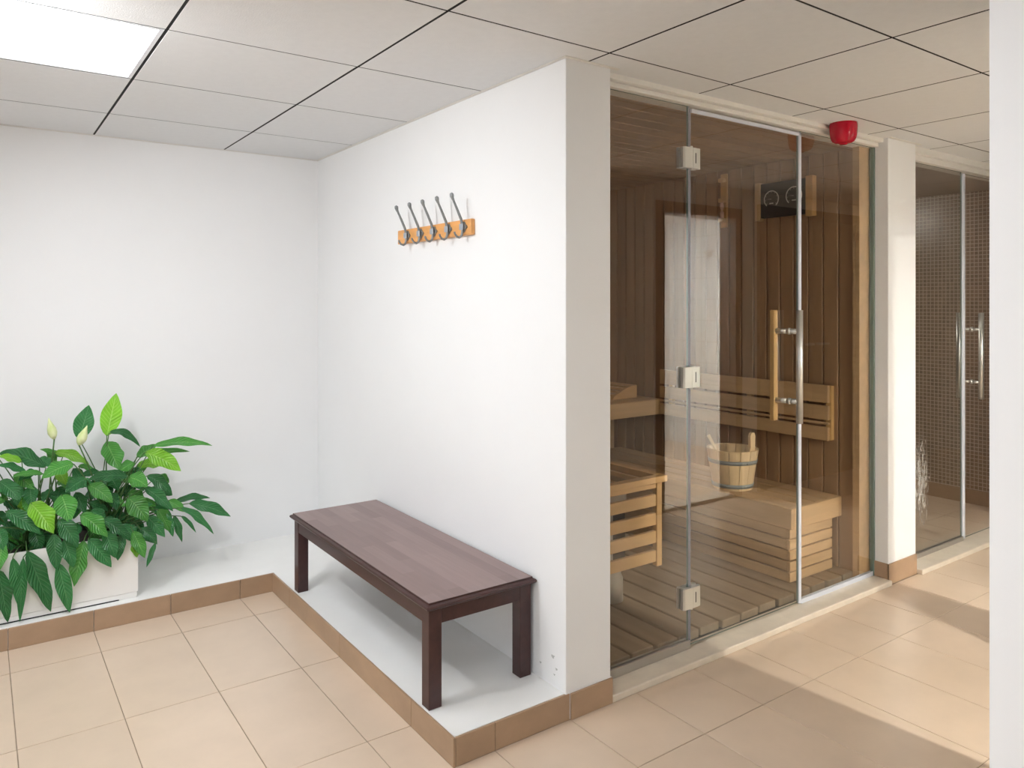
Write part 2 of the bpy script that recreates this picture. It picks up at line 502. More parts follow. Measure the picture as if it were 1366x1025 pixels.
# base tile wrapping the end of the partition
box('base_tile', GX + PX * 3 + 0.001, XE + 0.004, YE - 0.007, YE + 0.001, 0, PZ - 0.001, 'kerb_tile', wp, 0.001)
box('base_tile', XE, XE + 0.007, YE + 0.002, YG - 0.02, 0.026, PZ - 0.001, 'trim_white', wp, 0.001)
# worn paint near the foot of the wall
for (yc, zc, q) in ((1.962, 0.185, 0.012), (1.945, 0.15, 0.008), (1.955, 0.128, 0.006), (2.03, 0.14, 0.007)):
    poly = [(yc + q * math.cos(a) * (0.6 + 0.4 * math.sin(3 * a + yc * 90)), zc + q * math.sin(a) * (0.7 + 0.3 * math.cos(2 * a))) for a in [k * PI / 5 for k in range(10)]]
    prism('paint_chip', poly, 0, XW - 0.0006, XW - 0.0001, 'paint_chip', wp)
struct(boxes('wall_right', [(1.38, 1.50, YR, YF1, 0, ZS)], 'wall_white'), 'white wall corner at the start of the corridor', 'wall')
struct(box('wall_left', XL - 0.1, XL, YR, YB, 0, ZS, 'wall_white'), 'white side wall of the changing area', 'wall')
struct(box('wall_rear', XL - 0.1, XR + 0.1, YR - 0.1, YR, 0, ZS, 'wall_white'), 'white wall behind the changing area', 'wall')
# shower room wall with two openings and a closed brown door
OP = [(2.46, 3.08, 2.03), (3.62, 4.36, 1.97)]
struct(boxes('wall_showers', [(1.50, OP[0][0], YF0, YF1, 0, ZS), (OP[0][1], OP[1][0], YF0, YF1, 0, ZS), (OP[1][1], XR, YF0, YF1, 0, ZS),
        (OP[0][0], OP[0][1], YF0, YF1, OP[0][2], ZS), (OP[1][0], OP[1][1], YF0, YF1, OP[1][2], ZS)], 'wall_cream'),
       'cream wall with shower room openings facing the glass fronts', 'wall')
for (a, b, zt), n in zip(OP, ('first', 'second')):
    t = thing('door_frame', ((a + b) / 2, YF1, 0), 'dark brown frame around the %s doorless shower room opening in the cream wall' % ('narrow' if n == 'first' else 'wide'), 'door frame', kind='structure')
    w = 0.06
    box('jamb', a - w, a + 0.012, YF0 - 0.01, YF1 + 0.015, 0, zt + w, 'frame_brown', t, 0.003)
    box('jamb', b - 0.012, b + w, YF0 - 0.01, YF1 + 0.015, 0, zt + w, 'frame_brown', t, 0.003)
    box('head', a + 0.0121, b - 0.0121, YF0 - 0.01, YF1 + 0.015, zt - 0.012, zt + w, 'frame_brown', t, 0.003)
    box('threshold', a + 0.0121, b - 0.0121, YF0, YF1, 0.0, 0.02, 'marble', t, 0.002)
d3 = thing('door_3', (5.25, YF1, 0), 'closed dark brown double door in the cream corridor wall', 'door', kind='structure')
box('frame', 4.60, 4.68, YF1 + 0.0005, YF1 + 0.03, 0, 2.08, 'frame_brown', d3, 0.003)
box('frame', 5.86, 5.94, YF1 + 0.0005, YF1 + 0.03, 0, 2.08, 'frame_brown', d3, 0.003)
box('frame', 4.681, 5.859, YF1 + 0.0005, YF1 + 0.03, 2.0, 2.08, 'frame_brown', d3, 0.003)
for a, b, hx in ((4.682, 5.268, 5.22), (5.272, 5.858, 5.32)):
    lf = box('door_leaf', a, b, YF1 + 0.0005, YF1 + 0.018, 0.005, 1.998, 'door_brown', d3, 0.002)
    tube('door_handle', [(hx, YF1 + 0.019, 1.05), (hx, YF1 + 0.06, 1.05), (hx + (0.1 if hx > 5.27 else -0.1), YF1 + 0.06, 1.05)], 0.009, 'steel', lf, 8)
# shower room shells
struct(boxes('wall_shower_tiles', [(1.50, 5.7, -1.30, -1.20, 0, ZS), (3.28, 3.40, -1.20, YF0, 0, ZS), (5.6, 5.7, -1.20, YF0, 0, ZS)], 'white_tile'),
       'glossy white tiled walls inside the shower rooms', 'wall')
struct(box('ceiling_showers', 1.50, 5.6, -1.20, YF0, H - 0.02, H + 0.0, 'trim_white'), 'plain white ceiling of the shower rooms', 'ceiling')
struct(box('wall_corridor_end', XR, XR + 0.1, YR, 4.3, 0, ZS, 'wall_cream'), 'cream wall closing the far end of the corridor', 'wall')
# column between the two glass fronts
co = thing('wall_column', ((XC0 + XC1) / 2, 2.0, 0), 'white column standing between the sauna and steam room glass', 'column', kind='structure')
bm = bmesh.new(); add_box(bm, XC0, XC1, 1.908, 2.14, 0, ZS, 0.002); finish('column_shaft', bm, 'wall_white', co)
box('base_tile', XC0 - 0.007, XC0, 1.902, YG - 0.005, SILL + 0.001, 0.10, 'kerb_tile', co, 0.001)
box('base_tile', XC0 - 0.007, XC1, 1.901, 1.9078, 0.0, 0.10, 'kerb_tile', co, 0.001)
# sauna + steam room outer shells
struct(boxes('wall_sauna_shell', [(XE, 5.9, 4.15, 4.25, 0, ZS), (XS + 0.022, XC0 + 0.25, 2.14, 4.15, 0, ZS)], 'trim_white'), 'wall between the sauna and the steam room', 'wall')

# ------------------------------------------------------------------ ceiling
ceil = struct(boxes('ceiling', [(XL, XR, YR, 4.3, H + 0.014, H + 0.05)], 'ceiling_void'), 'suspended ceiling of pale square tiles with dark joints', 'ceiling')
AX, BY, CP = 0.455, 1.7828, 0.60
cregs = [(XL, 1.38, YR, YF1), (XL, XR, YF1, YE), (XL, XW, YE, YB), (XE, XC0, YE, YG - 0.04), (XC1, XR, YE, YG - 0.04), (XW, XE, YE, YE + 0.0)]
PANELS = [(-1, 1), (-1, -2), (-4, 1), (-4, -2), (-1, -5), (-4, -5)]  # first cell is the panel in view, the others are added for light
GA, GB = 0.0046, 0.0036
me_ct = None
for i in range(-5, 12):
    for j in range(-8, 4):
        x0, y0 = AX + CP * i, BY + CP * j
        x1, y1 = x0 + CP, y0 + CP
        if (i, j) in PANELS: continue
        rects = []
        for (a, b, c, d) in cregs:
            X0, X1, Y0, Y1 = max(x0, a), min(x1, b), max(y0, c), min(y1, d)
            if X1 - X0 > 0.012 and Y1 - Y0 > 0.006: rects.append([X0, X1, Y0, Y1])
        if not rects: continue
        for r in rects:
            if abs(r[0] - x0) < 1e-6: r[0] += GA
            if abs(r[1] - x1) < 1e-6: r[1] -= GA
            if abs(r[2] - y0) < 1e-6: r[2] += GB
            if abs(r[3] - y1) < 1e-6: r[3] -= GB
        full = len(rects) == 1 and rects[0][1] - rects[0][0] > CP - 0.01 and rects[0][3] - rects[0][2] > CP - 0.01
        if full and me_ct is not None:
            link('ceiling_tile', me_ct, None, ((rects[0][0] + rects[0][1]) / 2, (rects[0][2] + rects[0][3]) / 2, H), ceil)
        else:
            bm = bmesh.new()
            for r in rects: add_box(bm, *r, H, H + 0.0138, 0.001 if full else 0.0)
            o = finish('ceiling_tile', bm, 'ceiling_tile', ceil)
            if full: me_ct = o.data
# dark tee bars filling the joints, a hair behind the tile faces
for i in range(-4, 12):
    x = AX + CP * i
    y1 = YB if x < XW else YG - 0.04
    y0 = YR if x < 1.38 else YF1
    if XL < x < XR: box('tee_bar', x - GA + 0.0002, x + GA - 0.0002, y0, y1, H + 0.0006, H + 0.012, 'ceiling_void', ceil)
for j in range(-7, 5):
    y = BY + CP * j
    x1 = XR if YF1 < y < YG - 0.04 else (1.38 if y < YF1 else XW)
    if YR < y < YB: box('cross_tee', XL, x1, y - GB + 0.0002, y + GB - 0.0002, H + 0.0006, H + 0.0119, 'ceiling_void', ceil)
# perimeter angle strips
def strip(n, *b): struct(box(n, *b, 'trim_white', None, 0.001), 'thin white ceiling edge strip along the %s' % n_lab[n], 'ceiling trim')
n_lab = {'trim_1': 'coat rack wall', 'trim_2': 'wall behind the plants', 'trim_3': 'end of the partition', 'trim_4': 'front of the column'}
strip('trim_1', XW - 0.016, XW - 0.0005, YE, YB - 0.017, H - 0.003, H - 0.0003)
strip('trim_2', XL, XW - 0.0005, YB - 0.016, YB - 0.0005, H - 0.003, H - 0.0003)
strip('trim_3', XW - 0.016, XE + 0.03, YE - 0.016, YE + 0.0005, H - 0.003, H - 0.0003)
strip('trim_4', XC0 - 0.002, XC1 + 0.03, 1.89, 1.9065, H - 0.003, H - 0.0003)

# ------------------------------------------------------------------ ceiling light panels: one in view, the rest added for light
names = {(-1, 1): 'lit square ceiling light panel above the potted plants', (-1, -2): 'added square ceiling light panel, out of view beside the white corridor wall corner',
         (-4, 1): 'added square ceiling light panel, out of view by the left wall, level with the plants', (-4, -2): 'added square ceiling light panel, out of view by the left wall, level with the corridor',
         (-1, -5): 'added square ceiling light panel, out of view by the rear wall, next to the right wall', (-4, -5): 'added square ceiling light panel, out of view in the corner of left and rear walls'}
for (i, j) in PANELS:
    x0, y0 = AX + CP * i, BY + CP * j
    x1, y1 = x0 + CP, y0 + CP
    lp = thing('ceiling_light', ((x0 + x1) / 2, (y0 + y1) / 2, H), names[(i, j)], 'ceiling light',
               'square ceiling light panels')
    g, r = 0.005, 0.018
    for b in ((x0 + g, x1 - g, y0 + g, y0 + r), (x0 + g, x1 - g, y1 - r, y1 - g), (x0 + g, x0 + r, y0 + r, y1 - r), (x1 - r, x1 - g, y0 + r, y1 - r)):
        box('rim', *b, H, H + 0.012, 'panel_rim', lp)
    box('diffuser', x0 + r + 0.0005, x1 - r - 0.0005, y0 + r + 0.0005, y1 - r - 0.0005, H + 0.004, H + 0.010, 'panel_light', lp)

# shower room downlights
for (x, y, lab) in ((2.60, -0.95, 'small round downlight in the ceiling of the narrow shower room'), (3.62, -0.55, 'small round downlight in the ceiling of the wide shower room')):
    zc = H - 0.02 if y < YF0 else H
    dl = thing('downlight', (x, y, zc - 0.014), lab, 'ceiling light')
    lathe('ring', (x, y, zc - 0.014), [(0.0225, 0.0), (0.070, 0.0), (0.073, 0.006), (0.073, 0.0135), (0.0225, 0.0135), (0.0225, 0.0)], 'trim_white', dl)
    lathe('lens', (x, y, zc - 0.012), [(0, 0), (0.022, 0), (0.022, 0.006), (0, 0.006)], 'lamp_light', dl)

# robe hook on the shower tiles (seen mirrored in the sauna glass)
rh = thing('robe_hook', (5.6, -0.70, 1.80), 'small chrome robe hook on the white shower tiles', 'hook')
tube('rose', [(5.5995, -0.70, 1.83), (5.586, -0.70, 1.83)], 0.036, 'chrome', rh, 18)
tube('peg', [(5.5858, -0.70, 1.83), (5.54, -0.70, 1.825), (5.525, -0.70, 1.845)], [0.011, 0.010, 0.012], 'chrome', rh)
tube('bar', [(5.55, -0.80, 1.85), (5.547, -0.70, 1.83), (5.55, -0.60, 1.85)], 0.007, 'chrome', rh)
sd_l = thing('shower_fill_lamp', (4.62, -0.75, H - 0.08), 'added white bulkhead lamp brightening the tiles of the wide shower room', 'ceiling light')  # added out of view to brighten the mirrored tiles
lathe('base', (4.62, -0.75, H - 0.0425), [(0, 0), (0.09, 0), (0.095, 0.008), (0.095, 0.022), (0, 0.022)], 'trim_white', sd_l, 24)
lathe('dome', (4.62, -0.75, H - 0.0805), [(0, 0), (0.04, 0.004), (0.068, 0.018), (0.075, 0.0378), (0, 0.0378)], 'shower_fill', sd_l, 24)

# ------------------------------------------------------------------ sills and headers
s1 = struct(box('trim_5', XE + 0.001, XC0 - 0.0005, YE - 0.008, YG + 0.03, 0.0, SILL, 'marble', None, 0.003), 'pale marble threshold slab under the sauna glass', 'threshold')
s2 = struct(box('trim_6', XC1 + 0.0005, 5.4, YE - 0.022, YG + 0.03, 0.0, SILL, 'marble', None, 0.003), 'pale marble threshold slab under the steam room glass', 'threshold')
t7 = thing('trim_7', (2.7, YG, 2.13), 'cream stepped header strip above the sauna glass', 'header', kind='structure')
box('upper_strip', XE + 0.0005, XC0 - 0.0005, YG - 0.055, YG + 0.06, 2.150, H + 0.012, 'trim_white', t7, 0.002)
box('lower_strip', XE + 0.0005, XC0 - 0.0005, YG - 0.03, YG + 0.06, 2.132, 2.1498, 'trim_white', t7, 0.002)
t8 = thing('trim_8', (4.6, YG, 2.10), 'cream stepped header strip above the steam room glass', 'header', kind='structure')
box('upper_strip', XC1 + 0.0005, 5.4, YG - 0.055, YG + 0.06, 2.135, H + 0.012, 'trim_white', t8, 0.002)
box('lower_strip', XC1 + 0.0005, 5.4, YG - 0.03, YG + 0.06, 2.105, 2.1348, 'trim_white', t8, 0.002)

# ------------------------------------------------------------------ glass fronts
def pane(x0, x1, z0, z1, parent, m='glass', yc=YG):
    bm = bmesh.new(); add_box(bm, x0, x1, yc - 0.004, yc + 0.004, z0, z1)
    bmesh.ops.recalc_face_normals(bm, faces=bm.faces)
    for f in bm.faces:
        if abs(f.normal.y) < 0.5: f.material_index = 1
    o = finish('glass_pane', bm, m, parent)
    o.data.materials.append(MATS['glass_edge'])
    return o
def hinge(x, z, parent):
    hg = None
    for s in (-1, 1):
        prof = [(x - 0.049, YG + s * 0.0045), (x - 0.049, YG + s * 0.017), (x - 0.041, YG + s * 0.021), (x - 0.004, YG + s * 0.0225), (x, YG + s * 0.021),
                (x + 0.004, YG + s * 0.0225), (x + 0.041, YG + s * 0.021), (x + 0.049, YG + s * 0.017), (x + 0.049, YG + s * 0.0045)]
        bm = bmesh.new(); add_prism(bm, prof, 2, z - 0.04, z + 0.04)
        o = finish('hinge_plate', bm, 'chrome', parent)
        if s < 0:
            box('hinge_slot', x + 0.0155, x + 0.0195, YG - 0.0228, YG - 0.0216, z - 0.02, z + 0.02, 'slot_black', o)
            cap = tube('hinge_pin', [(x, YG - 0.014, z - 0.046), (x, YG - 0.014, z + 0.046)], 0.006, 'chrome', o, 10)
ZT = 2.1318
w1 = thing('window_1', (2.0, YG, SILL), 'fixed clear glass pane between the partition and the sauna door', 'glass panel', kind='structure')
pane(XE + 0.004, 2.252, 0.034, ZT, w1)
box('bottom_channel', XE + 0.004, 2.254, YG - 0.014, YG - 0.0042, SILL + 0.0005, 0.058, 'alu', w1, 0.001)
box('bottom_channel', XE + 0.004, 2.254, YG + 0.0042, YG + 0.014, SILL + 0.0005, 0.058, 'alu', w1, 0.001)
box('edge_seal', 2.2522, 2.2575, YG - 0.005, YG + 0.005, 0.060, ZT, 'seal_grey', w1)
w2 = thing('window_2', (3.26, YG, SILL), 'fixed clear glass pane between the sauna door and the column', 'glass panel', kind='structure')
pane(2.992, XC0 - 0.012, 0.034, ZT, w2)
box('bottom_seal', 2.992, XC0 - 0.002, YG - 0.008, YG - 0.0042, SILL + 0.0005, 0.046, 'seal', w2)
box('bottom_seal', 2.992, XC0 - 0.002, YG + 0.0042, YG + 0.008, SILL + 0.0005, 0.046, 'seal', w2)
box('side_channel', XC0 - 0.0118, XC0 - 0.0005, YG - 0.012, YG + 0.012, SILL + 0.0005, ZT, 'glass_edge', w2, 0.001)
d1 = thing('door_1', (2.62, YG, SILL), 'hinged clear glass sauna door with steel bar handle and three hinges', 'glass door', kind='structure')
pane(2.266, 2.972, 0.034, 2.124, d1)
box('edge_seal', 2.2590, 2.2655, YG - 0.005, YG + 0.005, 0.034, 2.124, 'seal_grey', d1)
box('edge_seal', 2.9722, 2.9905, YG - 0.010, YG + 0.006, 0.030, 2.124, 'seal', d1, 0.002)
box('top_seal', 2.266, 2.99, YG - 0.010, YG - 0.0042, 2.108, 2.124, 'seal', d1, 0.001)
for z in (1.929, 1.078, 0.223): hinge(2.2585, z, d1)
hd = tube('outer_bar', [(2.912, YG - 0.052, 0.842), (2.912, YG - 0.052, 1.335)], 0.0145, 'steel', d1, 16)
box('inner_bar', 2.871, 2.899, YG + 0.046, YG + 0.072, 0.845, 1.335, 'light_wood', d1, 0.004)
for z in (1.242, 0.936):
    so = tube('standoff', [(2.910, YG - 0.043, z), (2.900, YG - 0.0042, z)], 0.0118, 'steel', d1, 12)
    tube('standoff', [(2.899, YG + 0.0042, z), (2.886, YG + 0.05, z)], 0.0118, 'steel', d1, 12)
    tube('collar', [(2.9025, YG - 0.014, z), (2.9, YG - 0.0043, z)], 0.0145, 'steel', so, 12)
w3 = thing('window_3', (4.2, YG, SILL), 'fixed glass pane of the steam room with lime streaks beside the column', 'glass panel', kind='structure')
pane(XC1 + 0.004, 4.528, 0.034, 2.1045, w3, 'glass_stained')
box('bottom_channel', XC1 + 0.004, 4.53, YG - 0.014, YG - 0.0042, SILL + 0.0005, 0.050, 'alu', w3, 0.001)
box('bottom_channel', XC1 + 0.004, 4.53, YG + 0.0042, YG + 0.014, SILL + 0.0005, 0.050, 'alu', w3, 0.001)
d2 = thing('door_2', (4.9, YG, SILL), 'glass steam room door with a pair of steel bar handles', 'glass door', kind='structure')
pane(4.56, 5.27, 0.034, 2.098, d2, 'glass')
box('edge_seal', 4.531, 4.5595, YG - 0.010, YG + 0.006, 0.030, 2.098, 'seal', d2, 0.002)
tube('outer_bar', [(4.650, YG - 0.055, 0.818), (4.650, YG - 0.055, 1.31)], 0.0145, 'steel', d2, 16)
tube('inner_bar', [(4.628, YG + 0.055, 0.818), (4.628, YG + 0.055, 1.31)], 0.0145, 'steel', d2, 16)
for z in (1.215, 0.915):
    so = tube('standoff', [(4.648, YG - 0.045, z), (4.64, YG - 0.0042, z)], 0.009, 'steel', d2, 12)
    tube('standoff', [(4.639, YG + 0.0042, z), (4.63, YG + 0.045, z)], 0.009, 'steel', d2, 12)
    tube('collar', [(4.642, YG - 0.014, z), (4.64, YG - 0.0043, z)], 0.0145, 'steel', so, 12)
struct(box('wall_steam_end', 5.28, 5.4, YG - 0.03, YG + 0.06, SILL, 2.105, 'wall_white'), 'white jamb closing the steam room front', 'wall')

# ------------------------------------------------------------------ sauna interior: boards
def board_wall(name, label, axis, plane, s, a0, a1, z0, z1, pitch, depth=0.018):
    """vertical tongue and groove boards on a backing; axis = running axis (0/1), s = facing sign"""
    t = thing(name, (plane, (a0 + a1) / 2, 0) if axis == 1 else ((a0 + a1) / 2, plane, 0), label, 'wall', kind='structure')
    p1 = plane - s * 0.012
    p2 = plane - s * 0.020
    if axis == 1: box('backing', min(p1, p2), max(p1, p2), a0, a1, z0, z1, 'sauna_tongue', t)
    else: box('backing', a0, a1, min(p1, p2), max(p1, p2), z0, z1, 'sauna_tongue', t)
    n = int((a1 - a0) / pitch + 0.999)
    shared = None
    for k in range(n):
        b0, b1 = a0 + k * pitch + 0.003, min(a0 + (k + 1) * pitch - 0.003, a1)
        if b1 - b0 < 0.01: continue
        ch = 0.004
        prof = [(plane - s * 0.0118, b0), (plane - s * ch, b0), (plane, b0 + ch), (plane, b1 - ch), (plane - s * ch, b1), (plane - s * 0.0118, b1)]
        full = abs((b1 - b0) - (pitch - 0.006)) < 1e-6
        if full and shared is not None:
            loc = (shared[1], (b0 + b1) / 2, z0) if axis == 1 else ((b0 + b1) / 2, shared[1], z0)
            link('wall_board', shared[0], None, loc, t)
        else:
            bm = bmesh.new()
            add_prism(bm, prof if axis == 1 else [(q, p) for p, q in prof], 2, z0, z1)
            o = finish('wall_board', bm, 'sauna_board', t)
            if full: shared = (o.data, WL[o.name].x if axis == 1 else WL[o.name].y)
    return t
board_wall('wall_sauna_right', 'sauna wall of vertical brown boards with the gauges and backrest', 1, XS, -1, 2.034, 4.13, 0.0, 2.13, 0.0842)
board_wall('wall_sauna_back', 'sauna wall of vertical brown boards behind the upper bench', 0, 4.13, -1, XE + 0.022, XS - 0.001, 0.0, 2.13, 0.0842)
board_wall('wall_sauna_left', 'sauna wall of vertical brown boards behind the stove', 1, XE + 0.022, 1, 2.05, 4.129, 0.0, 2.13, 0.0842)
cp = struct(boxes('corner_post', [(XS - 0.018, XS + 0.075, YG + 0.014, 2.033, 0.0, 2.13)], 'sauna_bench'), 'pale wooden corner post behind the fixed sauna glass', 'post')
cs = thing('ceiling_sauna', (2.65, 3.05, 2.13), 'sauna ceiling of brown boards', 'ceiling', kind='structure')
yb = YG + 0.062
while yb < 4.12:
    box('ceiling_board', XE + 0.004, XS + 0.02, yb + 0.002, min(yb + 0.0925, 4.148), 2.131, 2.145, 'sauna_board', cs, 0.002)
    yb += 0.0945

struct(box('floor_sauna', XE, XS + 0.02, YG + 0.031, 4.13, -0.0024, 0.0, 'gap_shade'), 'sauna floor under the duckboard, coloured dark for the shade in its gaps', 'floor')  # dark colour stands in for shade between the planks
# duckboard planks
du = thing('duckboard', (2.6, 2.8, 0), 'grey-brown wooden duckboard covering the sauna floor', 'duckboard')
px = 2.394 - 0.128 * 5
shared = None
pl_x = []
k = 0
while px < XS - 0.03:
    a, b = max(px, XE + 0.025), min(px + 0.1145, XS - 0.004)
    if b - a > 0.03:
        y_end = 2.034 + 0.004 * (k % 3)
        bm = bmesh.new(); add_box(bm, a, b, y_end, 4.10, 0.012, 0.045, 0.003)
        finish('plank', bm, 'duckboard', du)
    px += 0.1285; k += 1
for yy in (2.10, 2.75, 3.4, 4.0):
    box('batten', XE + 0.03, XS - 0.01, yy, yy + 0.045, 0.0002, 0.0118, 'duckboard', du)

# lower bench along the right wall
BZ0, BZT = 0.0455, 0.402
lb = thing('sauna_bench', (3.3, 2.7, BZ0), 'low slatted wooden sauna bench carrying the wooden bucket', 'bench')
bw = [(3.116, 3.210), (3.218, 3.309), (3.317, 3.408), (3.416, 3.5165)]
for a, b in bw: box('seat_plank', a, b, 2.116, 3.68, BZT - 0.026, BZT, 'sauna_bench', lb, 0.003)
box('fascia', 3.098, 3.1155, 2.098, 3.68, BZT - 0.098, BZT, 'sauna_bench', lb, 0.003)
box('end_fascia', 3.116, 3.5165, 2.098, 2.1155, BZT - 0.098, BZT, 'sauna_bench_x', lb, 0.003)
sz = [BZ0 + 0.002 + 0.0515 * q for q in range(5)]
for z in sz:
    box('front_slat', 3.118, 3.134, 2.1365, 3.66, z, z + 0.044, 'sauna_bench', lb, 0.002)
    box('end_slat', 3.118, 3.47, 2.120, 2.136, z, z + 0.044, 'sauna_bench_x', lb, 0.002)
for yy in (2.1365, 2.9, 3.6): box('post', 3.1345, 3.175, yy, yy + 0.04, BZ0, BZT - 0.0265, 'sauna_bench', lb)
box('post', 3.44, 3.48, 2.1365, 2.176, BZ0, BZT - 0.0265, 'sauna_bench', lb)
# backrest
br = thing('leaning_rail', (3.50, 2.7, 0.68), 'slatted wooden backrest fixed to the boards above the low sauna bench', 'leaning rail')
for z0, z1 in ((0.862, 0.951), (0.776, 0.848), (0.752, 0.764), (0.672, 0.741)):
    box('slat', 3.478, 3.495, 2.15, 3.29, z0, z1, 'sauna_bench', br, 0.002)
for yy in (2.142, 2.62, 3.2):
    box('upright', 3.4955, XS - 0.0002, yy, yy + 0.03, 0.675, 0.948, 'light_wood', br)
# upper bench across the back
ub = thing('upper_bench', (2.65, 3.7, 0.66), 'high wooden sauna bench across the back wall', 'bench')
box('fascia', XE + 0.024, XS - 0.001, 3.30, 3.318, 0.668, 0.762, 'sauna_bench_x', ub, 0.003)
for k in range(6):
    box('seat_plank', XE + 0.024, XS - 0.001, 3.32 + 0.131 * k, 3.32 + 0.131 * k + 0.122, 0.736, 0.762, 'sauna_bench_x', ub, 0.003)
for xx in (1.81, 2.63, 3.455):
    box('bearer', xx, xx + 0.04, 3.3185, 4.11, 0.67, 0.7358, 'sauna_bench', ub)
    box('leg', xx, xx + 0.04, 3.72, 3.76, BZ0, 0.6698, 'sauna_bench', ub)
hr = thing('headrest', (3.36, 3.52, 0.762), 'small curved wooden headrest lying on the high sauna bench', 'headrest')
arc = [(3.43, 0.763), (3.22, 0.763)] + [(3.22 + 0.21 * t, 0.775 + 0.068 * math.sin(t * PI / 2)) for t in (0.05, 0.2, 0.4, 0.6, 0.8, 1.0)]
for yy in (3.44, 3.70):
    prism('side', [(x, z) for x, z in arc], 1, yy, yy + 0.02, 'guard_wood', hr)
for t in (0.15, 0.35, 0.55, 0.75, 0.93):
    x, z = 3.22 + 0.21 * t, 0.775 + 0.068 * math.sin(t * PI / 2)
    box('slat', x - 0.016, x + 0.016, 3.4605, 3.6995, z - 0.014, z, 'guard_wood', hr, 0.002)

# stove with wooden guard
gd = thing('stove_guard', (2.13, 2.6, 0.22), 'slatted pale wooden guard around the sauna stove', 'guard')
GX0, GX1, GY0, GY1, GZ = XE + 0.0225, 2.455, 2.29, 2.86, 0.613
box('top_rail', GX0, GX1 + 0.008, GY0 - 0.008, GY0 + 0.032, GZ - 0.028, GZ, 'guard_wood', gd, 0.002)
box('top_rail', GX0, GX1 + 0.008, GY1 - 0.032, GY1 + 0.008, GZ - 0.028, GZ, 'guard_wood', gd, 0.002)
box('top_rail', GX1 - 0.032, GX1 + 0.008, GY0 + 0.0325, GY1 - 0.0325, GZ - 0.028, GZ, 'guard_wood', gd, 0.002)
for yy in (GY0, GY1 - 0.03): box('post', GX1 - 0.055, GX1 - 0.022, yy + 0.0165, yy + 0.03, 0.222, GZ - 0.0285, 'guard_wood', gd, 0.002) if False else box('post', GX1 - 0.05, GX1 - 0.018, yy, yy + 0.028, 0.222, GZ - 0.0285, 'guard_wood', gd, 0.002)
for z0, z1 in ((0.562, 0.583), (0.484, 0.534), (0.402, 0.454), (0.324, 0.376), (0.242, 0.292)):
    box('slat', GX0, GX1 - 0.0505, GY0 + 0.004, GY0 + 0.022, z0, z1, 'guard_wood', gd, 0.002)
    box('slat', GX0, GX1 - 0.0505, GY1 - 0.022, GY1 - 0.004, z0, z1, 'guard_wood', gd, 0.002)
    box('slat', GX1 - 0.046, GX1 - 0.030, GY0 + 0.0285, GY1 - 0.0305, z0, z1, 'guard_wood', gd, 0.002)
box('screw_head', GX1 + 0.0081, GX1 + 0.0095, GY0 + 0.004, GY0 + 0.012, GZ - 0.018, GZ - 0.010, 'slot_black', gd)
st = thing('sauna_stove', (2.08, 2.58, BZ0), 'dark steel sauna stove full of stones inside the wooden guard', 'stove')
box('body', 1.86, 2.33, 2.40, 2.76, 0.20, 0.50, 'heater_steel', st, 0.01)
for b in ((1.86, 2.33, 2.40, 2.408), (1.86, 2.33, 2.752, 2.76), (1.86, 1.868, 2.4085, 2.7515), (2.322, 2.33, 2.4085, 2.7515)):
    box('rim', *b, 0.5002, 0.560, 'heater_pale', st, 0.002)
box('front_plate', 1.90, 2.24, 2.389, 2.3998, 0.23, 0.48, 'heater_pale', st, 0.003)
lathe('foot', (2.30, 2.47, BZ0), [(0, 0), (0.055, 0), (0.055, 0.1), (0.046, 0.12), (0.046, 0.154), (0, 0.154)], 'heater_pale', st, 20)
lathe('foot', (1.93, 2.66, BZ0), [(0, 0), (0.055, 0), (0.055, 0.1), (0.046, 0.12), (0.046, 0.154), (0, 0.154)], 'heater_pale', st, 20)
rs = random.Random(3)
for ix in range(7):
    for iy in range(5):
        x, y = 1.90 + ix * 0.063 + rs.uniform(-.008, .008), 2.435 + iy * 0.071 + rs.uniform(-.008, .008)
        bm = bmesh.new(); bmesh.ops.create_icosphere(bm, subdivisions=2, radius=1.0)
        sx, sy, s_z = rs.uniform(.026, .034), rs.uniform(.026, .034), rs.uniform(.02, .028)
        for v in bm.verts:
            j = 1 + 0.13 * math.sin(v.co.x * 3 + ix) * math.cos(v.co.y * 4 + iy)
            v.co = Vector((x + v.co.x * sx * j, y + v.co.y * sy * j, 0.5285 + rs.uniform(0, .0003) + v.co.z * s_z * j))
        finish('stone', bm, 'stone', st)

# bucket and ladle
BX, BYY, BH = 3.225, 2.535, 0.205
bz = BZT + 0.0008
R0, R1 = 0.100, 0.132
bk = thing('sauna_bucket', (BX, BYY, bz), 'pale wooden stave bucket with two metal hoops on the low sauna bench', 'bucket')
NS = 14
def stave(a0, a1, z1, name='stave', round_top=False):
    bm = bmesh.new()
    rows = []
    zs = [0, z1 * 0.5, z1]
    for z in zs:
        rr = R0 + (R1 - R0) * z / BH
        row = []
        for r in (rr, rr - 0.014):
            for q in range(4):
                a = a0 + (a1 - a0) * q / 3
                row.append(bm.verts.new((BX + r * math.cos(a), BYY + r * math.sin(a), bz + z)))
        rows.append(row)
    for A, B in zip(rows, rows[1:]):
        for q in range(3):
            bm.faces.new((A[q], A[q + 1], B[q + 1], B[q]))
            bm.faces.new((A[4 + q], B[4 + q], B[5 + q], A[5 + q]))
        bm.faces.new((A[0], B[0], B[4], A[4])); bm.faces.new((A[3], A[7], B[7], B[3]))
    for A in (rows[0], rows[-1]):
        bm.faces.new((A[0], A[1], A[2], A[3], A[7], A[6], A[5], A[4]))
    return finish(name, bm, 'bucket_wood', bk)
ear = -YAW - math.radians(50)      # handle stave on the side turned to the door
for k in range(NS):
    a0 = ear + 2 * PI * k / NS - PI / NS + 0.012
    stave(a0, a0 + 2 * PI / NS - 0.024, BH)
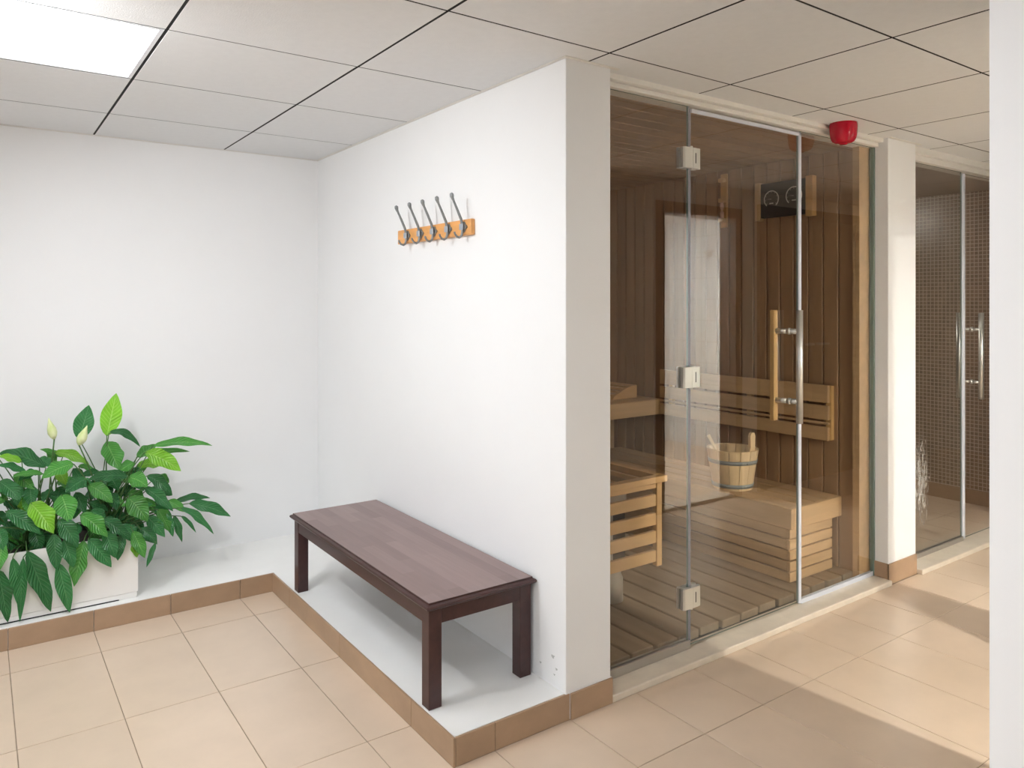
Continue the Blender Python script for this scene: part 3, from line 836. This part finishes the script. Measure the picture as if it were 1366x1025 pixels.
box_b = lathe('bottom', (BX, BYY, bz), [(0, 0.010), (R0 - 0.0135, 0.010), (R0 - 0.013, 0.02), (0, 0.02)], 'bucket_wood', bk)
for z0 in (0.012, 0.135):
    ra = R0 + (R1 - R0) * z0 / BH; rb = R0 + (R1 - R0) * (z0 + 0.02) / BH
    hp = lathe('hoop', (BX, BYY, bz + z0), [(ra + 0.0005, 0), (ra + 0.003, 0), (rb + 0.003, 0.02), (rb + 0.0005, 0.02), (ra + 0.0005, 0)], 'bucket_hoop', bk, 32)
    hx, hy = BX + (ra + 0.0038) * math.cos(ear - .35), BYY + (ra + 0.0038) * math.sin(ear - .35)
    lathe('hoop_rivet', (hx, hy, bz + z0 + 0.004), [(0, 0), (0.005, 0), (0.006, 0.005), (0.005, 0.011), (0, 0.011)], 'bucket_hoop', hp, 10)
# tall flat handle lug rising from the rim
bm = bmesh.new()
def lugv(s, z, d):
    rr = R0 + (R1 - R0) * min(z, BH + 0.02) / BH - 0.0146 - d
    c = Vector((BX, BYY, 0)) + Vector((math.cos(ear), math.sin(ear), 0)) * rr + Vector((-math.sin(ear), math.cos(ear), 0)) * s
    return bm.verts.new((c.x, c.y, bz + z))
out = []
prof = [(-0.026, 0.13), (-0.026, 0.20), (-0.020, 0.225), (-0.021, 0.262), (-0.023, 0.280), (-0.015, 0.296), (0, 0.301)]
prof = prof + [(-s, z) for s, z in prof[-2::-1]]
A = [lugv(s, z, 0.0) for s, z in prof]; B = [lugv(s, z, 0.014) for s, z in prof]
bm.faces.new(A); bm.faces.new(B[::-1])
for i in range(len(A)): bm.faces.new((A[i], B[i], B[(i + 1) % len(A)], A[(i + 1) % len(A)]))
finish('handle_lug', bm, 'bucket_wood', bk)
ld = thing('ladle', (BX - 0.02, BYY + 0.03, bz + 0.02), 'pale wooden ladle standing in the sauna bucket', 'ladle')
lp0 = Vector((BX + 0.0, BYY + 0.0, bz + 0.024)); lp1 = Vector((BX - 0.10, BYY + 0.075, bz + 0.27))
tube('handle', [lp0 + Vector((0, 0, 0.03)), (lp0 + lp1) / 2, lp1], [0.006, 0.007, 0.009], 'bucket_wood', ld)
lathe('bowl', lp0 - Vector((0, 0, 0.002)), [(0, 0), (0.022, 0.0), (0.034, 0.012), (0.036, 0.036), (0.033, 0.036), (0.030, 0.014), (0, 0.006)], 'bucket_wood', ld)

# corner lamp with slatted shade, added out of view to brighten the sauna
sl = thing('sauna_fill_lamp', (XE + 0.1, 3.99, 1.80), 'added slatted corner lamp brightening the sauna from its back wall', 'lamp')
box('bulb_holder', XE + 0.0225, XE + 0.07, 4.075, 4.129, 1.78, 2.02, 'light_wood', sl)
lathe('bulb', (XE + 0.095, 4.05, 1.82), [(0, 0), (0.03, 0.01), (0.045, 0.05), (0.045, 0.11), (0.03, 0.15), (0, 0.16)], 'sauna_fill', sl, 16)
for k in range(5):
    a = PI / 10 + k * PI / 10 * 0.95
    cxx, cyy = XE + 0.0225 + 0.17 * math.sin(a), 4.129 - 0.17 * math.cos(a)
    bm = bmesh.new(); add_box(bm, -0.013, 0.013, -0.004, 0.004, 1.76, 2.04)
    bmesh.ops.rotate(bm, verts=bm.verts, cent=(0, 0, 0), matrix=Matrix.Rotation(a, 3, 'Z'))
    bmesh.ops.translate(bm, verts=bm.verts, vec=(cxx, cyy, 0))
    finish('shade_slat', bm, 'light_wood', sl)
for z in (1.75, 2.041):
    pts = [(XE + 0.0225, 4.129)] + [(XE + 0.0225 + 0.178 * math.sin(k * PI / 16), 4.129 - 0.178 * math.cos(k * PI / 16)) for k in range(9)]
    prism('shade_plate', pts, 2, z, z + 0.0095, 'light_wood', sl)

# thermometer and hygrometer
tg = thing('sauna_gauge', (XS, 2.41, 1.82), 'black panel with two round gauges and wooden ends on the sauna boards', 'gauge')
pn = box('panel', XS - 0.030, XS - 0.0005, 2.279, 2.556, 1.828, 2.014, 'gauge_black', tg, 0.002)
box('end_strip', XS - 0.038, XS - 0.0005, 2.5565, 2.588, 1.815, 2.022, 'sauna_bench', tg, 0.002)
box('end_strip', XS - 0.038, XS - 0.0005, 2.238, 2.2785, 1.815, 2.022, 'guard_wood', tg, 0.002)
def dial(yc, zc, r, ang):
    xq = XS - 0.0304
    bm = bmesh.new()
    def flat(pts):
        A = [bm.verts.new((xq, y, z)) for y, z in pts]; B = [bm.verts.new((xq - 0.001, y, z)) for y, z in pts]
        bm.faces.new(A); bm.faces.new(B[::-1])
        for i in range(len(A)): bm.faces.new((A[i], A[(i + 1) % len(A)], B[(i + 1) % len(A)], B[i]))
    n = 28
    for i in range(n):
        a0 = math.radians(-50 + 280 * i / n); a1 = math.radians(-50 + 280 * (i + 1) / n)
        flat([(yc + rr * math.cos(a), zc + rr * math.sin(a)) for rr, a in ((r - .0055, a0), (r, a0), (r, a1), (r - .0055, a1))])
    for i in range(9):
        a = math.radians(-40 + 260 * i / 8); d = 0.02
        flat([(yc + rr * math.cos(a + q), zc + rr * math.sin(a + q)) for rr, q in ((r * .72, -d), (r * .86, -d), (r * .86, d), (r * .72, d))])
    c, s = math.cos(ang), math.sin(ang)
    flat([(yc - .0012 * s, zc + .0012 * c), (yc + r * .7 * c, zc + r * .7 * s), (yc + .0012 * s, zc - .0012 * c)])
    flat([(yc - r * .25, zc - r * .55), (yc + r * .25, zc - r * .55), (yc + r * .25, zc - r * .42), (yc - r * .25, zc - r * .42)])
    finish('dial_print', bm, 'gauge_print', pn)
dial(2.487, 1.926, 0.047, 0.05)
dial(2.350, 1.930, 0.049, 0.12)
# sand timer
sd = thing('sand_timer', (XS, 2.82, 1.8), 'narrow wooden sauna sand timer on the brown boards', 'timer')
box('back_strip', XS - 0.012, XS - 0.0005, 2.796, 2.844, 1.80, 2.11, 'guard_wood', sd, 0.003)
for z0 in (1.83, 1.945, 2.06): box('bracket', XS - 0.040, XS - 0.0122, 2.801, 2.839, z0, z0 + 0.022, 'guard_wood', sd, 0.002)
lathe('glass_bulb', (XS - 0.026, 2.82, 1.8525), [(0, 0), (0.010, 0.003), (0.0125, 0.025), (0.009, 0.04), (0.003, 0.046), (0.009, 0.052), (0.0125, 0.067), (0.010, 0.089), (0, 0.092)], 'timer_glass', sd, 14)

# ------------------------------------------------------------------ steam room
struct(boxes('wall_steam_right', [(5.5, 5.6, YG + 0.06, 4.15, 0.10, ZS)], 'mosaic'), 'brown mosaic tiled wall inside the steam room', 'wall')
struct(boxes('wall_steam_back', [(XC1, 5.5, 4.12, 4.15, 0.0, ZS)], 'mosaic'), 'brown mosaic tiled wall at the back of the steam room', 'wall')
struct(boxes('wall_steam_left', [(XC0 + 0.2505, XC0 + 0.27, 2.1405, 4.12, 0.0, ZS)], 'mosaic'), 'brown mosaic tiled wall beside the sauna', 'wall')
struct(boxes('baseboard_steam', [(5.492, 5.6, YG + 0.06, 4.12, 0.0, 0.0998)], 'kerb_tile'), 'brown tile skirting in the steam room', 'baseboard')
sf = thing('floor_steam', (4.7, 3.0, 0), 'beige tiled floor of the steam room', 'floor', kind='structure')
for i in range(6):
    for j in range(7):
        x0, y0 = XC1 + 0.006 + 0.2967 * i, YG + 0.032 + 0.2967 * j
        x1, y1 = min(x0 + 0.293, 5.49), min(y0 + 0.293, 4.118)
        if x1 - x0 < 0.02 or y1 - y0 < 0.02: continue
        box('floor_tile', x0, x1, y0, y1, -0.0024, 0.004, 'floor_tile', sf)
struct(box('ceiling_steam', XC1, 5.6, YG + 0.061, 4.12, 2.12, 2.15, 'mosaic'), 'steam room ceiling', 'ceiling')

sm = thing('steam_fill_lamp', (4.25, 3.3, 2.09), 'added round bulkhead lamp brightening the steam room from its ceiling', 'ceiling light')  # added out of view to lift the dark mosaic
lathe('base', (4.25, 3.3, 2.098), [(0, 0), (0.09, 0), (0.095, 0.008), (0.095, 0.0215), (0, 0.0215)], 'trim_white', sm, 24)
lathe('dome', (4.25, 3.3, 2.06), [(0, 0), (0.04, 0.004), (0.068, 0.018), (0.075, 0.0378), (0, 0.0378)], 'steam_fill', sm, 24)
# ------------------------------------------------------------------ spotlight added out of view to cast the hook and bench shadows
spx, spy = -0.25, 2.15
sp_t = thing('added_spotlight', (spx, spy, H), 'added small white spotlight on the ceiling aimed at the coat rack wall', 'spotlight')
lathe('canopy', (spx, spy, H - 0.0125), [(0, 0), (0.035, 0), (0.04, 0.004), (0.04, 0.012), (0, 0.012)], 'trim_white', sp_t, 20)
aim = (Vector((1.567, 3.15, 1.15)) - Vector((spx, spy, H - 0.06))).normalized()
hc = Vector((spx, spy, H - 0.06))
tube('yoke', [(spx, spy, H - 0.0125), hc], 0.007, 'trim_white', sp_t)
tube('head', [hc - aim * 0.05, hc - aim * 0.045, hc + aim * 0.03, hc + aim * 0.032], [0.02, 0.028, 0.034, 0.031], 'trim_white', sp_t, 18)
tube('lens', [hc + aim * 0.0325, hc + aim * 0.0335], 0.028, 'spot_lens', sp_t, 18)
sld = bpy.data.lights.new('spot_beam', 'SPOT')
sld.energy = SPOT_W; sld.color = (0.96, 0.98, 1.0); sld.spot_size = math.radians(125); sld.spot_blend = 0.9; sld.shadow_soft_size = 0.03
slo = bpy.data.objects.new('spot_beam', sld); COL.objects.link(slo)
slo.parent = sp_t
slo.location = hc + aim * 0.07 - Vector((spx, spy, H))
slo.rotation_euler = aim.to_track_quat('-Z', 'Y').to_euler()

# ------------------------------------------------------------------ red siren on the ceiling
sx, sy_ = 3.155, 1.875
sr = thing('fire_siren', (sx, sy_, H - 0.095), 'red round fire alarm siren on the ceiling beside the sauna header', 'siren')
bm = bmesh.new()
n = 40
prof = [(0.0585, -0.0003), (0.059, -0.012), (0.0585, -0.030), (0.0575, -0.046), (0.055, -0.060), (0.051, -0.072), (0.045, -0.081), (0.034, -0.087), (0.02, -0.089)]
rings = []
for i, (r, z) in enumerate(prof):
    ring = []
    for k in range(n):
        a = 2 * PI * k / n
        fl = 0.0
        if i >= 5: fl = -0.006 * (1 if (k % 8) in (0, 1) else 0)
        ring.append(bm.verts.new((sx + (r + fl) * math.cos(a), sy_ + (r + fl) * math.sin(a), H + z)))
    rings.append(ring)
for a, b in zip(rings, rings[1:]):
    for k in range(n): bm.faces.new((a[k], a[(k + 1) % n], b[(k + 1) % n], b[k]))
bm.faces.new(rings[0]); bm.faces.new(rings[-1][::-1])
finish('shell', bm, 'siren_red', sr, smooth=True)
lathe('sounder_cap', (sx, sy_, H - 0.0945), [(0, 0), (0.014, 0.0), (0.018, 0.003), (0.018, 0.0054), (0, 0.0054)], 'siren_red', sr, 20)

# ------------------------------------------------------------------ bench
bn = thing('bench', (1.35, 2.68, PZ), 'dark brown wooden bench standing on the white platform', 'bench')
TX0, TX1, TY0, TY1, TZ = 1.136, 1.5645, 2.046, 3.306, 0.4285
bm = bmesh.new()
# moulded top: stacked outlines
lay = [(0.010, -0.024), (0.003, -0.020), (0.0, -0.0145), (0.003, -0.009), (0.009, -0.006), (0.0115, -0.0055), (0.0118, -0.0006), (0.0135, 0.0)]
rings = []
for ins, dz in lay:
    rings.append([bm.verts.new((x, y, TZ + dz)) for x, y in ((TX0 + ins, TY0 + ins), (TX1 - ins, TY0 + ins), (TX1 - ins, TY1 - ins), (TX0 + ins, TY1 - ins))])
for a, b in zip(rings, rings[1:]):
    for k in range(4): bm.faces.new((a[k], a[(k + 1) % 4], b[(k + 1) % 4], b[k]))
bm.faces.new(rings[0][::-1]); top_f = bm.faces.new(rings[-1])
tp = finish('seat_top', bm, 'bench_frame', bn)
tp.data.materials.append(MATS['bench_top'])
for f in tp.data.polygons:
    if f.normal.z > 0.9 and f.area > 0.3: f.material_index = 1
LXa, LXb, LYa, LYb, LW = 1.153, 1.553, 2.066, 3.288, 0.047
AZ = TZ - 0.0242
box('apron', LXa + 0.002, LXa + 0.024, LYa + LW, LYb - LW, AZ - 0.052, AZ, 'bench_frame', bn, 0.001)
box('apron', LXb - 0.024, LXb - 0.002, LYa + LW, LYb - LW, AZ - 0.052, AZ, 'bench_frame', bn, 0.001)
box('apron', LXa + LW, LXb - LW, LYa + 0.002, LYa + 0.024, AZ - 0.052, AZ, 'bench_frame', bn, 0.001)
box('apron', LXa + LW, LXb - LW, LYb - 0.024, LYb - 0.002, AZ - 0.052, AZ, 'bench_frame', bn, 0.001)
for x in (LXa, LXb - LW):
    for y in (LYa, LYb - LW):
        box('leg', x, x + LW, y, y + LW, PZ + 0.0003, AZ, 'bench_frame', bn, 0.002)

# ------------------------------------------------------------------ coat rack
ck = thing('coat_rack', (XW, 2.75, 1.63), 'pine coat rack board with five grey metal double hooks', 'coat rack')
box('board', XW - 0.020, XW - 0.0003, 2.443, 3.060, 1.630, 1.692, 'rack_wood', ck, 0.004, 2)
for y in (2.957, 2.837, 2.722, 2.604, 2.489):
    x0 = XW - 0.0202
    bm = bmesh.new()
    # flower-shaped backplate
    poly = []
    for k in range(32):
        a = 2 * PI * k / 32
        r = 0.0185 + 0.0035 * math.cos(4 * a)
        poly.append((y + r * math.cos(a), 1.662 + r * 0.95 * math.sin(a)))
    add_prism(bm, poly, 0, x0 - 0.006, x0)
    # upper arm with ball end, lower curl
    add_tube(bm, [(x0 - 0.008, y, 1.650), (x0 - 0.012, y, 1.675), (x0 - 0.016, y, 1.692), (x0 - 0.034, y, 1.730), (x0 - 0.050, y, 1.762), (x0 - 0.0545, y, 1.771), (x0 - 0.057, y, 1.779), (x0 - 0.058, y, 1.787), (x0 - 0.0578, y, 1.791)],
             [0.0055, 0.0058, 0.0055, 0.005, 0.0046, 0.0062, 0.0085, 0.0078, 0.003], 10)
    cv = [(x0 - 0.008, y, 1.668), (x0 - 0.010, y, 1.640), (x0 - 0.014, y, 1.627), (x0 - 0.024, y, 1.620), (x0 - 0.035, y, 1.623), (x0 - 0.043, y, 1.632), (x0 - 0.046, y, 1.641)]
    add_tube(bm, cv, [0.005, 0.0055, 0.005, 0.0045, 0.0042, 0.004, 0.004], 10)
    hk = finish('hook', bm, 'hook_metal', ck)
    box('hook_plate', x0 - 0.0185, x0 - 0.0120, y - 0.0115, y + 0.0115, 1.650, 1.674, 'hook_plate', hk, 0.002)

# ------------------------------------------------------------------ planter
PX0, PX1, PY0, PY1 = -0.75, 0.572, 3.606, 3.95
pl = thing('planter', ((PX0 + PX1) / 2, 3.78, PZ), 'long white rectangular planter trough on the platform against the wall', 'planter')
zt = 0.362
zb = PZ + 0.026
bm = bmesh.new()
w = 0.012
for b in ((PX0, PX1, PY0, PY0 + w), (PX0, PX1, PY1 - w, PY1), (PX0, PX0 + w, PY0 + w, PY1 - w), (PX1 - w, PX1, PY0 + w, PY1 - w)):
    add_box(bm, *b, zb, zt)
add_box(bm, PX0 + w, PX1 - w, PY0 + w, PY1 - w, zb + 0.0002, zb + 0.01)
bmesh.ops.remove_doubles(bm, verts=bm.verts, dist=1e-5)
finish('trough', bm, 'planter_white', pl)
box('base', PX0 + 0.004, PX1 - 0.004, PY0 + 0.0015, PY1 - 0.002, PZ + 0.0042, zb - 0.0012, 'planter_white', pl, 0.001)
box('base_gap', PX0 + 0.02, 0.498, PY0 + 0.0005, PY0 + 0.03, PZ + 0.0003, PZ + 0.004, 'slot_black', pl)
box('base_foot', 0.4985, PX1 - 0.006, PY0 + 0.002, PY1 - 0.004, PZ + 0.0003, PZ + 0.0041, 'planter_white', pl)
box('liner', PX0 + w + 0.001, PX1 - w - 0.001, PY0 + w + 0.001, PY1 - w - 0.001, zb + 0.02, zt - 0.035, 'soil', pl)
box('liner_rim', PX0 + w + 0.001, PX1 - w - 0.001, PY0 + w + 0.0005, PY0 + w + 0.012, zt - 0.0345, zt - 0.004, 'black_liner', pl)
box('liner_rim', PX0 + w + 0.001, PX1 - w - 0.001, PY1 - w - 0.012, PY1 - w - 0.0005, zt - 0.0345, zt - 0.004, 'black_liner', pl)

# ------------------------------------------------------------------ peace lilies
SOIL = zt - 0.035
def crop(x, y, Y):      # measured leaf positions: photo window 340x360 px from (0,500), read at 2.847x
    return at_y(x * 0.35124, 500 + y * 0.35124, Y)
def leaf_mesh(p0, p1, pc, width, nrm, fold=0.22, wave=0.0, seed=0):
    """blade along a quadratic curve, pointed oval outline, folded on the midrib, wavy rim"""
    rr = random.Random(seed)
    NL, NWD = 12, 3
    bm = bmesh.new()
    uvl = bm.loops.layers.uv.new('UVMap')
    rows = []
    ph = rr.uniform(0, 6)
    for i in range(NL + 1):
        t = i / NL
        c = p0 * (1 - t) ** 2 + pc * 2 * t * (1 - t) + p1 * t * t
        tg_ = ((pc - p0) * (1 - t) + (p1 - pc) * t)
        if tg_.length < 1e-6: tg_ = p1 - p0
        tg_.normalize()
        n_ = (nrm - tg_ * nrm.dot(tg_))
        if n_.length < 1e-3: n_ = Vector((0, -1, 0.3))
        n_.normalize()
        s = tg_.cross(n_).normalized()
        prof_ = (math.sin(PI * t ** 0.92) ** 0.68) * (1 - 0.30 * max(0, t - 0.55) / 0.45) if 0 < t < 1 else 0.0
        hw = width * 0.5 * max(prof_, 0.02)
        row = []
        for k in range(-NWD, NWD + 1):
            q = k / NWD
            up = fold * hw * (abs(q) ** 1.4) - 0.04 * hw + wave * hw * abs(q) ** 2 * math.sin(t * 13 + ph + (1.6 if q > 0 else 0))
            row.append((bm.verts.new(c + s * (hw * q) + n_ * up), (q * 0.5 + 0.5, t)))
        rows.append(row)
    for a, b in zip(rows, rows[1:]):
        for k in range(2 * NWD):
            f = bm.faces.new((a[k][0], a[k + 1][0], b[k + 1][0], b[k][0]))
            for lp_, u_ in zip(f.loops, (a[k][1], a[k + 1][1], b[k + 1][1], b[k][1])): lp_[uvl].uv = u_
            f.smooth = True
    return bm
def add_leaf(plant, root, bx, by, tx, ty, wpx, tone, yb_, yt_, arch, stem_up=0.5, petiole=True, seed=0, facing=None, name='leaf', m=None, wave=0.26):
    p0, p1 = crop(bx, by, yb_), crop(tx, ty, yt_)
    dep = p0.x * SY + p0.y * CYW
    width = wpx * 0.35124 / F_PX * dep
    ax_ = p1 - p0
    p1 = p1 + ax_ * 0.05; p0 = p0 - ax_ * 0.04; width *= 0.92
    L_ = (p1 - p0).length
    pc = (p0 + p1) / 2 + Vector((0, 0, arch * L_))
    view = (Vector((0, 0, CAM_H)) - (p0 + p1) / 2).normalized()
    nrm = facing if facing is not None else (view * 0.75 + Vector((0, 0, 0.55)) + Vector((((seed * 37) % 11 - 5) * 0.06, 0, 0))).normalized()
    bm = leaf_mesh(p0, p1, pc, width, nrm, wave=wave, seed=seed)
    o = finish(name, bm, m or ('leaf%d' % tone), plant, normals=False)
    if petiole:
        d = (pc - p0).normalized()
        mid = root.lerp(p0, 0.55) + Vector((0, 0, 0.10 * stem_up)) + Vector((0, -0.01, 0))
        if p0.z < root.z + 0.06 and p0.y < PY0 + 0.005:   # hangs over the front rim
            mid = Vector(((root.x + p0.x) / 2, (root.y + PY0) / 2 - 0.02, max(zt + 0.04, p0.z + 0.05)))
        pts = []
        for i in range(9):
            t = i / 8
            pts.append(root * (1 - t) ** 2 + mid * 2 * t * (1 - t) + p0 * t * t)
        pts.append(p0 + d * 0.008)
        tube('petiole', pts, [0.0032 - 0.0012 * i / 9 for i in range(10)], 'stem', o, 6)
    return o
LEAVES = [  # base x,y  tip x,y  width tone  y(base) y(tip) arch  (clump 0 = right, 1 = left)
 (407,228,440,78,80,2,3.82,3.84,0.0,0),(302,242,336,122,76,0,3.84,3.86,0.0,0),(405,258,450,356,84,1,3.80,3.76,0.05,0),
 (418,225,527,272,34,0,3.80,3.80,0.42,0),(588,272,796,270,42,1,3.76,3.72,0.15,0),(530,312,712,293,34,1,3.80,3.80,0.12,0),
 (555,298,681,363,74,2,3.70,3.66,0.12,0),(522,312,592,268,48,1,3.82,3.84,0.05,0),(525,345,625,345,50,2,3.80,3.78,0.15,0),
 (508,335,450,372,50,1,3.78,3.76,0.12,0),(482,388,338,402,52,0,3.70,3.66,0.16,0),(490,392,557,425,66,1,3.68,3.64,0.2,0),
 (560,388,650,455,52,0,3.72,3.70,0.22,0),(552,432,652,515,54,0,3.68,3.66,0.12,0),(668,485,792,470,34,0,3.78,3.80,0.18,0),
 (722,492,869,537,56,0,3.72,3.70,0.12,0),(690,510,806,602,38,0,3.68,3.66,0.2,0),(488,470,557,553,84,1,3.62,3.58,0.14,0),
 (490,448,548,482,54,1,3.72,3.70,0.1,0),(600,515,642,592,60,1,3.66,3.64,0.14,0),(558,540,623,614,54,0,3.64,3.62,0.1,0),
 (660,540,690,632,32,0,3.66,3.66,0.12,0),(630,530,656,612,36,0,3.66,3.64,0.1,0),(688,540,742,598,18,0,3.70,3.70,0.2,0),
 (535,588,594,642,50,0,3.60,3.58,0.2,0),(590,640,558,728,24,0,3.58,3.57,0.0,0),(505,598,548,692,54,1,3.59,3.57,0.08,0),
 (508,636,520,692,38,2,3.60,3.59,0.05,0),(462,608,448,702,48,0,3.59,3.58,0.1,0),(398,598,437,692,64,0,3.58,3.57,0.1,0),
 (392,552,492,628,60,0,3.60,3.58,0.14,0),(338,628,419,727,66,0,3.58,3.565,0.08,0),(308,536,404,614,74,1,3.60,3.57,0.16,0),
 (318,636,283,797,72,1,3.585,3.57,0.04,0),(226,552,292,652,70,0,3.59,3.57,0.12,1),(245,628,277,728,60,0,3.58,3.57,0.06,1),
 (204,608,216,738,60,0,3.585,3.57,0.05,1),(222,722,263,896,60,0,3.575,3.57,0.04,1),(105,678,189,890,82,0,3.58,3.57,0.06,1),
 (50,703,82,893,50,0,3.58,3.57,0.05,1),(88,703,76,928,38,0,3.575,3.565,0.05,1),(-5,748,28,932,70,0,3.575,3.565,0.05,1),
 (8,638,-4,742,54,1,3.59,3.57,0.05,1),(118,492,199,598,92,2,3.62,3.58,0.14,1),(25,522,148,602,62,0,3.62,3.58,0.12,1),
 (235,460,264,556,86,1,3.63,3.59,0.12,1),(276,342,164,392,66,1,3.64,3.60,0.16,0),(222,362,248,416,46,2,3.70,3.68,0.1,1),
 (162,378,50,390,30,1,3.66,3.62,0.16,1),(168,352,2,304,74,0,3.72,3.68,0.2,1),(235,312,155,285,26,1,3.80,3.80,0.1,1),
 (212,296,333,340,48,2,3.78,3.76,0.16,1),(150,318,196,350,46,0,3.76,3.74,0.1,1),(80,332,-5,312,36,2,3.66,3.64,0.12,1),
 (96,372,-4,346,36,0,3.66,3.62,0.15,1),(55,382,128,434,50,1,3.70,3.66,0.12,1),(-2,408,72,474,66,0,3.64,3.60,0.14,1),
 (325,398,252,446,64,0,3.66,3.62,0.14,0),(338,422,424,484,62,1,3.66,3.62,0.16,0),(288,450,322,524,50,0,3.70,3.68,0.1,0),
 (15,486,78,512,46,0,3.74,3.72,0.1,1),(72,466,108,522,46,2,3.70,3.68,0.1,1),(78,444,154,468,36,1,3.74,3.72,0.12,1),
 (375,368,308,388,32,0,3.78,3.76,0.14,0),(128,584,152,668,56,0,3.66,3.64,0.08,1),(292,566,272,618,56,0,3.66,3.64,0.1,0),
 (346,518,396,554,56,0,3.68,3.66,0.12,0),(458,576,522,624,54,0,3.62,3.60,0.12,0),(-2,586,12,664,50,0,3.60,3.58,0.08,1),
 (588,505,652,562,50,0,3.70,3.68,0.12,0),(30,560,70,625,44,0,3.70,3.68,0.1,1),(420,420,395,470,44,0,3.80,3.78,0.1,0),
 (560,345,505,372,40,1,3.82,3.82,0.1,0),(300,348,355,362,30,1,3.80,3.80,0.15,0),(180,300,215,330,40,1,3.80,3.80,0.1,1),
 (600,385,640,410,40,1,3.76,3.74,0.1,0),(45,420,10,470,46,1,3.70,3.66,0.1,1),(200,440,160,480,46,0,3.74,3.72,0.1,1),
 (640,480,700,520,40,1,3.72,3.70,0.12,0),(-60,640,-50,800,60,0,3.58,3.57,0.05,1),(-40,420,-110,520,70,1,3.64,3.60,0.15,1),
 (-30,340,-130,360,60,0,3.72,3.70,0.2,1),(-70,500,-140,620,66,0,3.62,3.58,0.15,1),(-20,300,-60,220,60,1,3.78,3.80,0.05,1),
]
rf = random.Random(5)
for k in range(58):            # inner foliage between the measured leaves
    cl = k % 2
    bx, by = (rf.uniform(290, 600), rf.uniform(380, 600)) if cl == 0 else (rf.uniform(-60, 300), rf.uniform(330, 640))
    an = rf.uniform(-0.5, 1.3) if cl == 0 else rf.uniform(0.2, 2.9)
    ln = rf.uniform(62, 105)
    yy = rf.uniform(3.66, 3.84)
    LEAVES.append((bx, by, bx + ln * math.cos(an), by + ln * math.sin(an) * 0.8, rf.uniform(36, 58), rf.choice((0, 0, 0, 1)), yy, yy - 0.03, rf.uniform(0.08, 0.22), cl))
rootR = crop(405, 600, 3.78); rootR.z = SOIL + 0.002
rootL = crop(150, 655, 3.78); rootL.z = SOIL + 0.002
plants = [thing('peace_lily', rootR, 'leafy green peace lily in the planter, spreading towards the bench', 'plant', 'peace lilies in the white planter'),
          thing('peace_lily', rootL, 'leafy green peace lily with a white bud in the planter, away from the bench', 'plant', 'peace lilies in the white planter')]
rl = random.Random(11)
for s, (bx, by, tx, ty, wp_, tone, yb_, yt_, ar, cl) in enumerate(LEAVES):
    base = (rootR, rootL)[cl]
    root = base + Vector((rl.uniform(-.07, .07), rl.uniform(-.05, .05), 0))
    upright = by > ty + 60
    fac = None
    if upright:
        fac = (Vector((0, 0, CAM_H)) - crop(bx, by, yb_)).normalized()
    add_leaf(plants[cl], root, bx, by, tx, ty, wp_, tone, yb_, yt_, ar, seed=s, facing=fac)
# bare inner stems of the right clump
for k in range(14):
    a = rl.uniform(-1, 1)
    r0 = rootR + Vector((a * 0.07, rl.uniform(-.05, .03), 0))
    tip = crop(405 + a * 105 + rl.uniform(-15, 15), 415 + abs(a) * 40 + rl.uniform(-20, 20), 3.80)
    tube('stalk', [r0, r0.lerp(tip, 0.5) + Vector((-a * 0.01, 0, 0.01)), tip], [0.0034, 0.0028, 0.002], 'stem', plants[0], 6)
# two closed spathes on their stalks
for cl, (bx, by, tx, ty, wd) in ((1, (206, 245, 184, 164, 33)), (0, (300, 268, 331, 193, 36))):
    y = 3.74
    p0, p1 = crop(bx, by, y), crop(tx, ty, y)
    dep = p0.x * SY + p0.y * CYW
    rad = wd * 0.35124 / F_PX * dep / 2
    pts = [p0.lerp(p1, t) for t in (0, 0.12, 0.3, 0.5, 0.7, 0.85, 1.0)]
    sp_ = tube('spathe', pts, [rad * q for q in (0.25, 0.7, 1.0, 0.9, 0.55, 0.28, 0.05)], 'spathe', plants[cl], 12)
    root = (rootR, rootL)[cl] + Vector((0.02, 0.01, 0))
    mid = root.lerp(p0, 0.5) + Vector((0.0, -0.02, 0.05))
    tube('flower_stalk', [root * (1 - t) ** 2 + mid * 2 * t * (1 - t) + p0 * t * t for t in [i / 8 for i in range(9)]], [0.0032] * 9, 'stem', sp_, 6)
